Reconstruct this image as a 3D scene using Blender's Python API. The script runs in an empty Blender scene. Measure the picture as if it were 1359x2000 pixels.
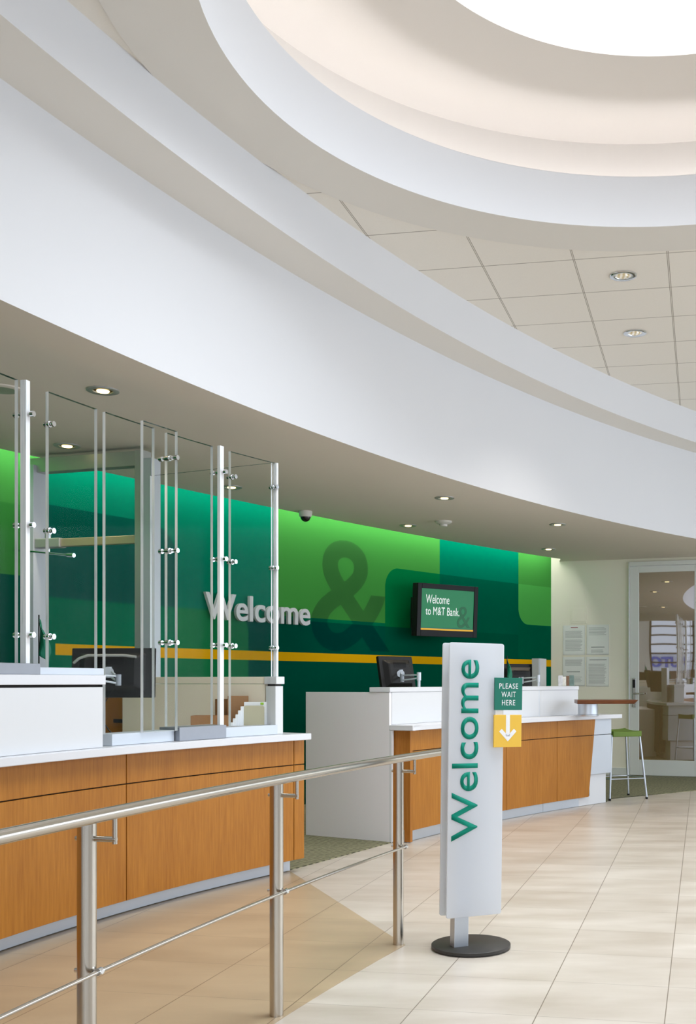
import bpy, bmesh, math, random
from mathutils import Vector, Matrix
random.seed(4)
sc = bpy.context.scene
C = sc.collection
# ------------------------------------------------------------------ camera
F, CX, HZ, HC = 2090.0, 990.0, 1332.0, 1.203      # focal length and principal point for a 1359 x 2000 frame, eye height
W, H = 1359.0, 2000.0
cd = bpy.data.cameras.new('camera')
cam = bpy.data.objects.new('camera', cd); C.objects.link(cam); sc.camera = cam
cam.location = (0, 0, HC); cam.rotation_euler = (math.pi/2, 0, 0)
cd.sensor_width = 36; cd.sensor_height = 36; cd.sensor_fit = 'AUTO'
cd.lens = F*36/H
cd.shift_x = -(CX - W/2)/H; cd.shift_y = (HZ - H/2)/H
cd.clip_start = 0.05; cd.clip_end = 200
# ------------------------------------------------------------------ view / world / lights
sc.view_settings.view_transform = 'Standard'
sc.view_settings.look = 'None'
sc.view_settings.gamma = 1.0
sc.view_settings.use_curve_mapping = False
sc.view_settings.exposure = -0.64
sc.cycles.use_denoising = True
sc.cycles.max_bounces = 12; sc.cycles.diffuse_bounces = 5; sc.cycles.glossy_bounces = 5
sc.cycles.transmission_bounces = 10; sc.cycles.transparent_max_bounces = 24
sc.cycles.caustics_reflective = False; sc.cycles.caustics_refractive = False
sc.cycles.sample_clamp_indirect = 3
world = bpy.data.worlds.new('world'); sc.world = world; world.use_nodes = True
bg = world.node_tree.nodes['Background']
bg.inputs[0].default_value = (0.80, 0.88, 1.0, 1); bg.inputs[1].default_value = 1.7

def area(name, loc, rot, sx, sy, power, col=(1, 1, 1), shape='RECTANGLE', spread=180):
    l = bpy.data.lights.new(name, 'AREA'); l.energy = power; l.color = col
    l.shape = shape; l.size = sx; l.size_y = sy; l.spread = math.radians(spread)
    o = bpy.data.objects.new(name, l); C.objects.link(o); o.location = loc; o.rotation_euler = rot
    return o
# daylight through the glazed front (behind the camera), plus a side fill lamp added to brighten the far end
area('window_daylight', (0.5, -5.85, 2.0), (math.radians(78), 0, 0), 12, 3.2, 262, (0.80, 0.89, 1.0), spread=150)
area('side_fill_light', (6.9, 7.2, 1.9), (math.radians(58), 0, math.pi/2), 9.2, 3.2, 285, (0.80, 0.89, 1.0), spread=150)
area('skylight_daylight', (0.77, 4.51, 4.6), (0, 0, 0), 2.4, 2.4, 165, (0.86, 0.93, 1.0), 'DISK', spread=130)

# ------------------------------------------------------------------ helpers
def obj(name, bm, mats, parent=None, smooth=False, bevel=0, seg=2):
    me = bpy.data.meshes.new(name); bm.normal_update(); bm.to_mesh(me); bm.free()
    for m in (mats if isinstance(mats, (list, tuple)) else [mats]): me.materials.append(m)
    o = bpy.data.objects.new(name, me); C.objects.link(o)
    if smooth:
        for p in me.polygons: p.use_smooth = True
        try: me.set_sharp_from_angle(angle=math.radians(35))
        except Exception: pass
    if bevel:
        b = o.modifiers.new('bevel', 'BEVEL'); b.width = bevel; b.segments = seg; b.limit_method = 'ANGLE'
        b.angle_limit = math.radians(40)
    if parent: o.parent = parent
    return o
def thing(name, label, cat, loc=(0, 0, 0), rot=(0, 0, 0), group=None):
    o = bpy.data.objects.new(name, None); C.objects.link(o)
    o.location = loc; o.rotation_euler = rot; o.empty_display_size = .1
    o['label'] = label; o['category'] = cat
    if group: o['group'] = group
    return o
def tag(o, label, cat, group=None):
    o['label'] = label; o['category'] = cat
    if group: o['group'] = group
    return o
def struct(o): o['kind'] = 'structure'; return o
def dup(o, parent=None):
    c = o.copy(); C.objects.link(c); c.parent = parent
    if parent: c.matrix_parent_inverse = o.matrix_parent_inverse.copy()
    for ch in [x for x in bpy.data.objects if x.parent == o]: dup(ch, c)
    return c
def B(): return bmesh.new()
def box(bm, x0, x1, y0, y1, z0, z1, M=None, mi=0):
    vs = [bm.verts.new(Vector((x, y, z)) if M is None else M @ Vector((x, y, z))) for z in (z0, z1) for x, y in ((x0, y0), (x1, y0), (x1, y1), (x0, y1))]
    for f in ((3, 2, 1, 0), (4, 5, 6, 7), (0, 1, 5, 4), (1, 2, 6, 5), (2, 3, 7, 6), (3, 0, 4, 7)):
        fc = bm.faces.new([vs[i] for i in f]); fc.material_index = mi
    return bm
def cyl(bm, p0, p1, r0, r1=None, n=24, mi=0, caps=True):
    p0 = Vector(p0); p1 = Vector(p1); r1 = r0 if r1 is None else r1
    q = (p1-p0).to_track_quat('Z', 'Y')
    a = [bm.verts.new(p0 + q @ Vector((r0*math.cos(t), r0*math.sin(t), 0))) for t in [2*math.pi*k/n for k in range(n)]]
    b = [bm.verts.new(p1 + q @ Vector((r1*math.cos(t), r1*math.sin(t), 0))) for t in [2*math.pi*k/n for k in range(n)]]
    for k in range(n):
        f = bm.faces.new((a[k], a[(k+1) % n], b[(k+1) % n], b[k])); f.material_index = mi
    if caps:
        bm.faces.new(a[::-1]).material_index = mi; bm.faces.new(b).material_index = mi
    return bm
def lathe(bm, prof, n=48, c=(0, 0), mi=0, M=None):
    rings = []
    for r, z in prof:
        ring = []
        for k in range(n):
            t = 2*math.pi*k/n; v = Vector((c[0]+r*math.cos(t), c[1]+r*math.sin(t), z))
            ring.append(bm.verts.new(v if M is None else M @ v))
        rings.append(ring)
    for i in range(len(rings)-1):
        for k in range(n):
            bm.faces.new((rings[i][k], rings[i][(k+1) % n], rings[i+1][(k+1) % n], rings[i+1][k])).material_index = mi
    return bm, rings
def tube(bm, pts, r, n=16):
    pts = [Vector(p) for p in pts]; rings = []
    for i, p in enumerate(pts):
        t = (pts[min(i+1, len(pts)-1)] - pts[max(i-1, 0)]).normalized()
        up = Vector((0, 0, 1)) if abs(t.z) < .95 else Vector((1, 0, 0))
        a = t.cross(up).normalized(); b = a.cross(t)
        rings.append([bm.verts.new(p + a*(r*math.cos(2*math.pi*k/n)) + b*(r*math.sin(2*math.pi*k/n))) for k in range(n)])
    for i in range(len(rings)-1):
        for k in range(n):
            bm.faces.new((rings[i][k], rings[i+1][k], rings[i+1][(k+1) % n], rings[i][(k+1) % n]))
    bm.faces.new(rings[0][::-1]); bm.faces.new(rings[-1])
    bmesh.ops.recalc_face_normals(bm, faces=bm.faces)
    return bm
def poly_prism(bm, pts, z0, z1, M=None, mi=0):
    lo = [Vector((x, y, z0)) for x, y in pts]; hi = [Vector((x, y, z1)) for x, y in pts]
    if M is not None: lo = [M @ v for v in lo]; hi = [M @ v for v in hi]
    lo = [bm.verts.new(v) for v in lo]; hi = [bm.verts.new(v) for v in hi]
    n = len(pts)
    bm.faces.new(lo[::-1]).material_index = mi; bm.faces.new(hi).material_index = mi
    for k in range(n):
        bm.faces.new((lo[k], lo[(k+1) % n], hi[(k+1) % n], hi[k])).material_index = mi
    bmesh.ops.recalc_face_normals(bm, faces=bm.faces)
    return bm
def XY(u, v, z):                    # where the sight line of a photo point meets the level z
    Y = F*(HC-z)/(v-HZ); return Vector(((u-CX)/F*Y, Y))
class Arc:                          # plan arc; s grows away from the camera, d>0 is the customer side
    def __init__(a, cx, cy, R): a.c = Vector((cx, cy)); a.R = R
    def p(a, s, d=0):
        t = math.pi - s/a.R; return a.c + (a.R-d)*Vector((math.cos(t), math.sin(t)))
    def n(a, s): t = math.pi - s/a.R; return -Vector((math.cos(t), math.sin(t)))
    def tdir(a, s): n = a.n(s); return Vector((-n.y, n.x))
    def su(a, u, d=0, lo=None, hi=None):         # arc length seen at photo column u
        hi = hi if hi else a.R*1.4
        lo = -a.R*.9 if lo is None else lo
        f = lambda s: (lambda q: CX+F*q.x/q.y - u)(a.p(s, d))
        while a.p(lo, d).y < 0.8: lo += .05
        for _ in range(60):
            m = (lo+hi)/2
            if f(m) < 0: lo = m
            else: hi = m
        return (lo+hi)/2
    def s_of(a, q):
        v = Vector(q)-a.c; t = math.pi-math.atan2(v.y, v.x)
        return (t-2*math.pi if t > math.pi else t)*a.R
def arcblock(bm, A, s0, s1, d0, d1, z0, z1, step=.12, mi=0, ztop=None, d1b=None):
    n = max(1, int(abs(s1-s0)/step)+1); sec = []
    for i in range(n+1):
        s = s0+(s1-s0)*i/n
        a, b = A.p(s, d0), A.p(s, d1)
        c = A.p(s, d1 if d1b is None else d1b)
        sec.append([bm.verts.new((a.x, a.y, z0)), bm.verts.new((c.x, c.y, z0)), bm.verts.new((b.x, b.y, z1)), bm.verts.new((a.x, a.y, z1))])
    for i in range(n):
        for k in range(4):
            bm.faces.new((sec[i][k], sec[i][(k+1) % 4], sec[i+1][(k+1) % 4], sec[i+1][k])).material_index = mi
    bm.faces.new(sec[0][::-1]).material_index = mi; bm.faces.new(sec[-1]).material_index = mi
    bmesh.ops.recalc_face_normals(bm, faces=bm.faces)
    return bm

# ------------------------------------------------------------------ materials
def srgb(r, g, b):
    f = lambda c: c/12.92 if c <= .04045 else ((c+.055)/1.055)**2.4
    return (f(r/255), f(g/255), f(b/255), 1)
class T:                            # tiny node-tree builder
    def __init__(t, name):
        t.m = bpy.data.materials.new(name); t.m.use_nodes = True; t.nt = t.m.node_tree
        t.b = t.nt.nodes['Principled BSDF']; t.out = t.nt.nodes['Material Output']
    def new(t, k, **kw):
        n = t.nt.nodes.new(k)
        for a, v in kw.items(): setattr(n, a, v)
        return n
    def put(t, sock, v):
        if isinstance(v, bpy.types.NodeSocket): t.nt.links.new(v, sock)
        else: sock.default_value = v
    def math(t, op, a, b=0.0, clamp=False):
        n = t.new('ShaderNodeMath', operation=op, use_clamp=clamp); t.put(n.inputs[0], a); t.put(n.inputs[1], b); return n.outputs[0]
    def mix(t, fac, a, b, blend='MIX'):
        n = t.new('ShaderNodeMix', data_type='RGBA', blend_type=blend)
        t.put(n.inputs[0], fac); t.put(n.inputs[6], a); t.put(n.inputs[7], b); return n.outputs[2]
    def coord(t, which='Object'):
        return t.new('ShaderNodeTexCoord').outputs[which]
    def sep(t, v):
        n = t.new('ShaderNodeSeparateXYZ'); t.put(n.inputs[0], v); return n.outputs
    def mapping(t, v, scale=(1, 1, 1), rot=(0, 0, 0), loc=(0, 0, 0)):
        n = t.new('ShaderNodeMapping'); t.put(n.inputs[0], v)
        n.inputs['Scale'].default_value = scale; n.inputs['Rotation'].default_value = rot; n.inputs['Location'].default_value = loc
        return n.outputs[0]
    def noise(t, v, scale, detail=3, rough=.5):
        n = t.new('ShaderNodeTexNoise'); t.put(n.inputs['Vector'], v); n.inputs['Scale'].default_value = scale
        n.inputs['Detail'].default_value = detail; n.inputs['Roughness'].default_value = rough; return n.outputs[0]
    def ramp(t, f, stops):
        n = t.new('ShaderNodeValToRGB'); t.put(n.inputs[0], f); e = n.color_ramp.elements
        while len(e) < len(stops): e.new(.5)
        for k, (p, c) in enumerate(stops): e[k].position = p; e[k].color = c
        return n.outputs[0]
    def bump(t, h, strength=.2, dist=.01):
        n = t.new('ShaderNodeBump'); t.put(n.inputs['Height'], h); n.inputs['Strength'].default_value = strength
        n.inputs['Distance'].default_value = dist; t.put(t.b.inputs['Normal'], n.outputs[0])
def plain(name, rgb, rough=.5, metal=0, var=.03, scale=8, spec=.5, bump=0):
    t = T(name); c = srgb(*rgb); v = t.noise(t.coord(), scale, 3)
    d = tuple(x*(1-var) for x in c[:3])+(1,); u = tuple(min(1, x*(1+var)) for x in c[:3])+(1,)
    t.put(t.b.inputs['Base Color'], t.mix(v, d, u)); t.b.inputs['Roughness'].default_value = rough
    t.b.inputs['Metallic'].default_value = metal; t.b.inputs['Specular IOR Level'].default_value = spec
    if bump: t.bump(t.noise(t.coord(), 180, 3), bump, .002)
    return t.m
def brushed(name, rgb, rough, stretch):
    t = T(name); v = t.noise(t.mapping(t.coord(), stretch), 60, 4, .6); c = srgb(*rgb)
    t.put(t.b.inputs['Base Color'], t.mix(v, tuple(x*.86 for x in c[:3])+(1,), c))
    t.put(t.b.inputs['Roughness'], t.math('MULTIPLY_ADD', v, .15)); t.nt.nodes[-1].inputs[2].default_value = rough
    t.b.inputs['Metallic'].default_value = 1
    return t.m
def emit(name, rgb, s):
    t = T(name); t.put(t.b.inputs['Base Color'], srgb(*rgb)); t.put(t.b.inputs['Emission Color'], srgb(*rgb)); t.b.inputs['Emission Strength'].default_value = s
    return t.m
M = {}
M['paint'] = plain('white_paint', (220, 221, 224), .7, var=.01, scale=2, spec=.3)
M['soffit'] = plain('soffit_paint', (228, 220, 210), .8, var=.01, scale=2, spec=.2)
M['ringpaint'] = plain('ring_paint', (226, 223, 217), .8, var=.01, scale=2, spec=.2)
M['dome'] = plain('dome_paint', (240, 235, 229), .8, var=.01, scale=2, spec=.2)
M['creamwall'] = plain('cream_wall', (244, 240, 224), .7, var=.01, scale=3, spec=.3)
M['laminate'] = plain('white_laminate', (218, 220, 223), .35, var=.008, scale=4)
M['slab'] = plain('solid_surface', (220, 222, 227), .25, var=.01, scale=60)
M['panelgrey'] = plain('grey_laminate', (236, 234, 238), .4, var=.01, scale=60)
M['panelbeige'] = plain('beige_laminate', (244, 232, 214), .5, var=.01, scale=60)
M['alu'] = plain('aluminium', (196, 203, 212), .38, metal=.85, var=.03, scale=3)
M['tray'] = plain('grey_metal_tray', (150, 154, 162), .4, metal=.5, var=.05, scale=20)
M['alupaint'] = plain('silver_laminate', (200, 207, 216), .35, metal=.25, var=.02, scale=4)
M['frame_alu'] = plain('frame_aluminium', (190, 192, 190), .4, metal=.6, var=.03, scale=4)
M['goldalu'] = plain('champagne_aluminium', (196, 182, 150), .4, metal=.6, var=.03, scale=4)
M['steel'] = plain('brushed_steel', (196, 190, 180), .19, metal=1, var=.03, scale=3)
M['chrome'] = plain('chrome', (225, 228, 232), .12, metal=1, var=.01)
M['black'] = plain('black_plastic', (22, 21, 20), .45, var=.1, scale=30, spec=.3)
M['blackgloss'] = plain('black_gloss', (10, 10, 10), .4, var=.1, spec=.2)
M['darkbase'] = plain('dark_powder_coat', (48, 46, 43), .5, var=.05, scale=90, bump=.1)
M['dark'] = plain('dark_reveal', (40, 36, 32), .8)
M['doorpaint'] = plain('door_paint', (228, 231, 228), .4, metal=.1, var=.01, scale=4)
M['cardboard'] = plain('cardboard', (158, 116, 76), .85, var=.08, scale=20)
M['cardinner'] = plain('cardboard_dark', (112, 78, 42), .85, var=.08, scale=20)
M['paper'] = plain('white_paper', (238, 240, 244), .7, var=.01)
M['folder'] = plain('manila_folder', (190, 184, 156), .7, var=.03)
M['lime'] = plain('lime_print', (150, 200, 40), .6)
M['stoolgreen'] = plain('green_seat', (96, 124, 34), .55, var=.04, scale=50)
M['mahogany'] = None
M['greenflag'] = plain('green_flag', (0, 110, 84), .6, var=.06, scale=30)
M['signgreen'] = plain('sign_green', (0, 112, 92), .5, var=.02)
M['lettergreen'] = plain('letter_green', (0, 130, 108), .55, var=.02, spec=.2)
M['signyellow'] = plain('sign_yellow', (236, 190, 66), .45, var=.02)
M['letterwhite'] = plain('letter_white', (240, 240, 242), .5, var=.01)
M['lettermetal'] = plain('letter_painted_grey', (206, 208, 210), .45, var=.02)
M['text'] = plain('print_grey', (158, 160, 160), .7)
M['redprint'] = plain('print_red', (160, 70, 80), .7)
M['poster'] = plain('poster_paper', (252, 252, 250), .6, var=.02)
M['camdome'] = plain('smoked_dome', (30, 28, 28), .08, var=.02)
M['plastic_white'] = plain('white_plastic', (222, 220, 214), .5, var=.01)
M['tube'] = emit('cove_tube', (254, 252, 244), 34)
M['skydisc'] = emit('skylight_diffuser', (246, 250, 255), 3.2)
M['covewarm'] = emit('cove_lamp', (250, 249, 252), 19.0)
M['bulb'] = emit('lamp_bulb', (255, 226, 160), 6.0)
M['outdoor'] = plain('far_facade', (210, 214, 222), .8)
M['outblue'] = plain('far_blue', (60, 90, 190), .6)
M['outbrown'] = plain('far_brick', (96, 74, 60), .9, var=.2)
M['cable'] = plain('black_cable', (20, 20, 20), .5)

def wood(name, c1, c2, axis=(9, 9, .55), rough=.32):
    t = T(name); co = t.coord()
    a = t.noise(t.mapping(co, axis), 9, 6, .6); b = t.noise(t.mapping(co, (2.2, 2.2, .5)), 2.2, 3)
    f = t.math('MULTIPLY_ADD', a, .65); t.nt.nodes[-1].inputs[2].default_value = 0.0
    f = t.math('ADD', f, t.math('MULTIPLY', b, .35))
    t.put(t.b.inputs['Base Color'], t.ramp(f, [(.32, srgb(*c1)), (.68, srgb(*c2))]))
    t.b.inputs['Roughness'].default_value = rough; t.b.inputs['Specular IOR Level'].default_value = .25
    return t.m
M['maple'] = wood('maple_veneer', (150, 92, 26), (180, 120, 44))
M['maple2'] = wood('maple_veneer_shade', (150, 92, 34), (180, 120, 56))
M['mahogany'] = wood('mahogany', (78, 42, 18), (118, 68, 34), (.6, 9, 9))

# acrylic: big faces nearly clear, cut edges bright
def acrylic():
    t = T('clear_acrylic'); nt = t.nt
    tr = t.new('ShaderNodeBsdfTransparent'); tr.inputs[0].default_value = (.985, .992, .989, 1)
    gl = t.new('ShaderNodeBsdfGlossy'); gl.inputs['Roughness'].default_value = .0
    lw = t.new('ShaderNodeFresnel'); lw.inputs[0].default_value = 1.12
    n = t.noise(t.coord(), 2, 2)
    fac = t.math('MULTIPLY', lw.outputs[0], t.math('MULTIPLY', n, .5), True)
    mx = t.new('ShaderNodeMixShader'); nt.links.new(fac, mx.inputs[0]); nt.links.new(tr.outputs[0], mx.inputs[1]); nt.links.new(gl.outputs[0], mx.inputs[2])
    nt.links.new(mx.outputs[0], t.out.inputs[0]); return t.m
M['acrylic'] = acrylic()
def edge():
    t = T('acrylic_edge'); v = t.noise(t.mapping(t.coord(), (30, 30, 1.4)), 3, 3, .7)
    t.put(t.b.inputs['Base Color'], t.ramp(v, [(.25, srgb(200, 212, 210)), (.45, srgb(242, 246, 250)), (.6, srgb(254, 254, 255))]))
    t.b.inputs['Roughness'].default_value = .3; t.b.inputs['Alpha'].default_value = .95
    return t.m
M['acrylic_edge'] = edge()
def topedge():
    t = T('acrylic_top_edge'); v = t.noise(t.coord(), 14, 2)
    t.put(t.b.inputs['Base Color'], t.ramp(v, [(.35, srgb(60, 84, 74)), (.7, srgb(130, 146, 138))])); t.b.inputs['Roughness'].default_value = .2
    return t.m
M['acrylic_top'] = topedge()
def frosted():
    t = T('frosted_white_acrylic'); t.put(t.b.inputs['Base Color'], t.mix(t.noise(t.coord(), 3, 2), srgb(236, 239, 244), srgb(244, 246, 250)))
    t.b.inputs['Roughness'].default_value = .35
    t.b.inputs['Alpha'].default_value = .72
    tl = t.new('ShaderNodeBsdfTranslucent'); tl.inputs[0].default_value = (.85, .88, .92, 1)
    mx = t.new('ShaderNodeMixShader'); mx.inputs[0].default_value = .35
    t.nt.links.new(t.b.outputs[0], mx.inputs[1]); t.nt.links.new(tl.outputs[0], mx.inputs[2]); t.nt.links.new(mx.outputs[0], t.out.inputs[0])
    return t.m
M['frosted'] = frosted()

YAW = .181042826
def tile_uv(t, size, ox, oy):       # rotated tile coordinates, whole numbers on the joints
    x, y, z = t.sep(t.coord())[:3]
    a = t.math('SUBTRACT', t.math('MULTIPLY', x, math.cos(YAW)/size), t.math('MULTIPLY', y, math.sin(YAW)/size))
    b = t.math('ADD', t.math('MULTIPLY', x, math.sin(YAW)/size), t.math('MULTIPLY', y, math.cos(YAW)/size))
    return t.math('SUBTRACT', a, ox), t.math('SUBTRACT', b, oy)
def near_line(t, a, w):             # 1 within w of an integer
    fr = t.math('FRACT', a); d = t.math('MINIMUM', fr, t.math('SUBTRACT', 1.0, fr))
    return t.math('LESS_THAN', d, w)
def floor_mat(name, c1, c2, joint, rough):
    t = T(name); a, b = tile_uv(t, .457, -2.29177, 14.3336)
    # every column of tiles is laid with its own stagger
    la = near_line(t, a, .0042); lb = near_line(t, b, .0034)
    ln = t.math('MAXIMUM', la, t.math('MULTIPLY', lb, .7))
    cell = t.new('ShaderNodeTexWhiteNoise'); cell.noise_dimensions = '2D'
    cb = t.new('ShaderNodeCombineXYZ'); t.put(cb.inputs[0], t.math('FLOOR', a)); t.put(cb.inputs[1], t.math('FLOOR', b)); t.put(cell.inputs['Vector'], cb.outputs[0])
    co = t.mapping(t.coord(), (1.1, 3.4, 1), (0, 0, YAW))
    cl = t.noise(co, 1.6, 5, .55)
    f = t.math('ADD', t.math('MULTIPLY', cl, .85), t.math('MULTIPLY', cell.outputs[0], .15))
    base = t.ramp(f, [(.3, srgb(*c1)), (.7, srgb(*c2))])
    t.put(t.b.inputs['Base Color'], t.mix(ln, base, srgb(*joint)))
    t.put(t.b.inputs['Roughness'], t.math('ADD', rough, t.math('MULTIPLY', cl, .12)))
    t.b.inputs['Specular IOR Level'].default_value = .6
    return t.m
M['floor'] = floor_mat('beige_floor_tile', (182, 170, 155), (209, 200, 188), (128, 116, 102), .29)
M['floor2'] = floor_mat('floor_tile_reflection_tint', (168, 147, 118), (188, 166, 134), (124, 106, 84), .29)
def ceil_mat():
    t = T('ceiling_tile'); a, b = tile_uv(t, .61, -3.3695, 10.4777)
    fr = t.math('FRACT', t.math('ADD', a, .5)); d = t.math('ABSOLUTE', t.math('SUBTRACT', fr, .5))
    la = t.math('MULTIPLY', t.math('LESS_THAN', d, .0115), t.math('SUBTRACT', 1.0, t.math('MULTIPLY', t.math('LESS_THAN', d, .006), .75)))
    lb = near_line(t, b, .0075)
    ln = t.math('MAXIMUM', la, t.math('MULTIPLY', lb, .8))
    v = t.noise(t.coord(), 120, 3)
    base = t.mix(v, srgb(232, 228, 220), srgb(238, 234, 226))
    t.put(t.b.inputs['Base Color'], t.mix(ln, base, srgb(140, 132, 120))); t.b.inputs['Roughness'].default_value = .9
    t.bump(v, .15, .002); return t.m
M['ceiling'] = ceil_mat()
def carpet_mat():
    t = T('green_carpet'); co = t.coord()
    wv = t.new('ShaderNodeTexWave'); wv.inputs['Scale'].default_value = 9; wv.inputs['Distortion'].default_value = 2.5; wv.inputs['Detail'].default_value = 2; wv.inputs['Detail Scale'].default_value = 2.5
    t.put(wv.inputs['Vector'], t.mapping(co, (1, 1, 1), (0, 0, .9)))
    n = t.noise(co, 260, 3)
    f = t.math('ADD', t.math('MULTIPLY', wv.outputs[1], .6), t.math('MULTIPLY', n, .4))
    t.put(t.b.inputs['Base Color'], t.ramp(f, [(.25, srgb(66, 66, 46)), (.75, srgb(150, 147, 116))])); t.b.inputs['Roughness'].default_value = .95
    t.bump(f, .5, .004); return t.m
M['carpet'] = carpet_mat()
# ------------------------------------------------------------------ the wall graphic (s along the wall, z up, carried as UV)
WALL = Arc(26.38, -7.1, 33.36)
def mural_mat():
    t = T('green_wall_graphic'); uv = t.sep(t.coord('UV')); s, z = uv[0], uv[1]
    gt = lambda a, b: t.math('GREATER_THAN', a, b)
    lt = lambda a, b: t.math('LESS_THAN', a, b)
    def rrect(x0, x1, z0, z1, r):
        dx = t.math('MAXIMUM', t.math('SUBTRACT', t.math('ABSOLUTE', t.math('SUBTRACT', s, (x0+x1)/2)), (x1-x0)/2-r), 0)
        dz = t.math('MAXIMUM', t.math('SUBTRACT', t.math('ABSOLUTE', t.math('SUBTRACT', z, (z0+z1)/2)), (z1-z0)/2-r), 0)
        return lt(t.math('SQRT', t.math('ADD', t.math('MULTIPLY', dx, dx), t.math('MULTIPLY', dz, dz))), r)
    bright = srgb(60, 132, 58); teal = srgb(0, 106, 80); mid = srgb(18, 122, 80)
    c = t.mix(gt(s, 15.59), bright, teal)
    c = t.mix(gt(s, 18.078), c, bright)
    c = t.mix(gt(s, 20.68), c, teal)
    c = t.mix(gt(s, 22.21), c, bright)
    # tall dark block at the left, over the teal
    c = t.mix(t.math('MULTIPLY', rrect(8, 16.893, 1.0, 2.52, .32), gt(s, 15.59)), c, srgb(0, 74, 60))
    c = t.mix(t.math('MULTIPLY', lt(z, 2.48), lt(s, 15.59)), c, srgb(48, 120, 50))
    # lower blocks
    c = t.mix(t.math('MULTIPLY', lt(z, 1.835), gt(s, 15.59)), c, srgb(0, 102, 68))
    low = rrect(15, 17.742, .2, 1.835, .18)
    c = t.mix(t.math('MULTIPLY', low, gt(s, 16.893)), c, srgb(20, 112, 66))
    c = t.mix(t.math('MULTIPLY', lt(z, 1.80), t.math('MULTIPLY', gt(s, 16.9), t.math('SUBTRACT', 1.0, low))), c, srgb(0, 74, 58))
    c = t.mix(t.math('MULTIPLY', lt(z, 1.97), lt(s, 15.59)), c, srgb(0, 72, 54))
    # big rounded block behind the television
    blk = rrect(19.736, 26, -1.5, 2.442, .22)
    c2 = t.mix(gt(s, 20.68), srgb(2, 104, 56), srgb(0, 84, 62))
    c2 = t.mix(lt(z, 1.80), c2, srgb(0, 76, 56))
    c = t.mix(t.math('MULTIPLY', blk, lt(s, 22.21)), c, c2)
    # bright block at the far end
    bb = rrect(22.21, 26, 1.935, 5, .2)
    c3 = t.mix(lt(z, 2.442), bright, srgb(70, 152, 70))
    c3 = t.mix(bb, srgb(0, 84, 60), c3)
    c = t.mix(gt(s, 22.21), c, c3)
    st = t.math('MULTIPLY', t.math('MULTIPLY', gt(z, 1.405), lt(z, 1.49)), gt(s, 15.66))
    c = t.mix(st, c, srgb(216, 162, 12))
    t.put(t.b.inputs['Base Color'], c); t.b.inputs['Roughness'].default_value = .9; t.b.inputs['Specular IOR Level'].default_value = .0
    return t.m
M['mural'] = mural_mat()
def film(name, rgb, a):
    t = T(name); tr = t.new('ShaderNodeBsdfTransparent'); tr.inputs[0].default_value = (*rgb, 1)      # a clear tinted vinyl film
    t.nt.links.new(tr.outputs[0], t.out.inputs[0]); return t.m
M['amp'] = film('ampersand_print', (.86, .77, .88), 0)

# ------------------------------------------------------------------ text as meshes
def text_bm(txt, w=None, h=None, depth=.0, weight=0.0, cap=None, M4=None, space=1.0):
    cu = bpy.data.curves.new('glyphs', 'FONT'); cu.body = txt; cu.size = 1; cu.offset = weight; cu.fill_mode = 'BOTH'; cu.resolution_u = 6; cu.space_character = space
    o = bpy.data.objects.new('glyphs', cu); C.objects.link(o)
    dg = bpy.context.evaluated_depsgraph_get(); me = bpy.data.meshes.new_from_object(o.evaluated_get(dg))
    bm = bmesh.new(); bm.from_mesh(me)
    bpy.data.objects.remove(o); bpy.data.curves.remove(cu); bpy.data.meshes.remove(me)
    bmesh.ops.remove_doubles(bm, verts=bm.verts, dist=1e-5)
    xs = [v.co.x for v in bm.verts]; ys = [v.co.y for v in bm.verts]
    x0, x1, y0, y1 = min(xs), max(xs), min(ys), max(ys)
    sx = (w/(x1-x0)) if w else None; sy = (h/(y1-y0)) if h else None
    if sx is None: sx = sy
    if sy is None: sy = sx
    for v in bm.verts: v.co = Vector(((v.co.x-x0)*sx, (v.co.y-y0)*sy, 0))
    bmesh.ops.recalc_face_normals(bm, faces=bm.faces)
    for f in bm.faces:
        if f.normal.z < 0: f.normal_flip()
    if depth:
        r = bmesh.ops.extrude_face_region(bm, geom=list(bm.faces))
        for g in r['geom']:
            if isinstance(g, bmesh.types.BMVert): g.co.z += depth
        bmesh.ops.recalc_face_normals(bm, faces=bm.faces)
    if M4 is not None: bm.transform(M4)
    return bm
def frame(o, x, y, z):              # matrix from origin and axes
    m = Matrix.Identity(4)
    for i, a in enumerate((x, y, z)):
        a = Vector(a).normalized()
        for k in range(3): m[k][i] = a[k]
    for k in range(3): m[k][3] = o[k]
    return m

# ================================================================== THE ROOM
ZS, ZST, ZC = 2.78, 3.70, 3.98       # soffit, step, tiled ceiling
XR, YB, YN, XL = 7.0, 16.2, -6.0, -9.0
bm = B(); box(bm, XL, XR, YN, YB, -.1, 0); struct(obj('floor', bm, M['floor']))
# strip inside the rail, reflected counter tint painted into its tile colour
def circ_x(cx, cy, R): return lambda y: cx - math.sqrt(R*R-(y-cy)**2)
LC = Arc(4.742, 2.948, 7.23)         # left counter, line of the kick plate
RC = Arc(9.0023, 3.4935, 10.762)     # right counter, line of the kick plate
RAIL = Arc(15.344, -.7252, 16.811)   # posts of the railing
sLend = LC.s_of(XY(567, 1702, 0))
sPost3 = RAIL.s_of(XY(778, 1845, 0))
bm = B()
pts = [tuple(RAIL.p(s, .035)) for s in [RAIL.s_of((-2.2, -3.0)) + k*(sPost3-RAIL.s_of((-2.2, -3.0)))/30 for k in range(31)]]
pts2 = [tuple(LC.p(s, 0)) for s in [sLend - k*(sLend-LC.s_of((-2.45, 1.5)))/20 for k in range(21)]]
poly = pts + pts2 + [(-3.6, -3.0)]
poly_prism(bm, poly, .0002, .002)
struct(obj('floor', bm, M['floor2']))
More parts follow.
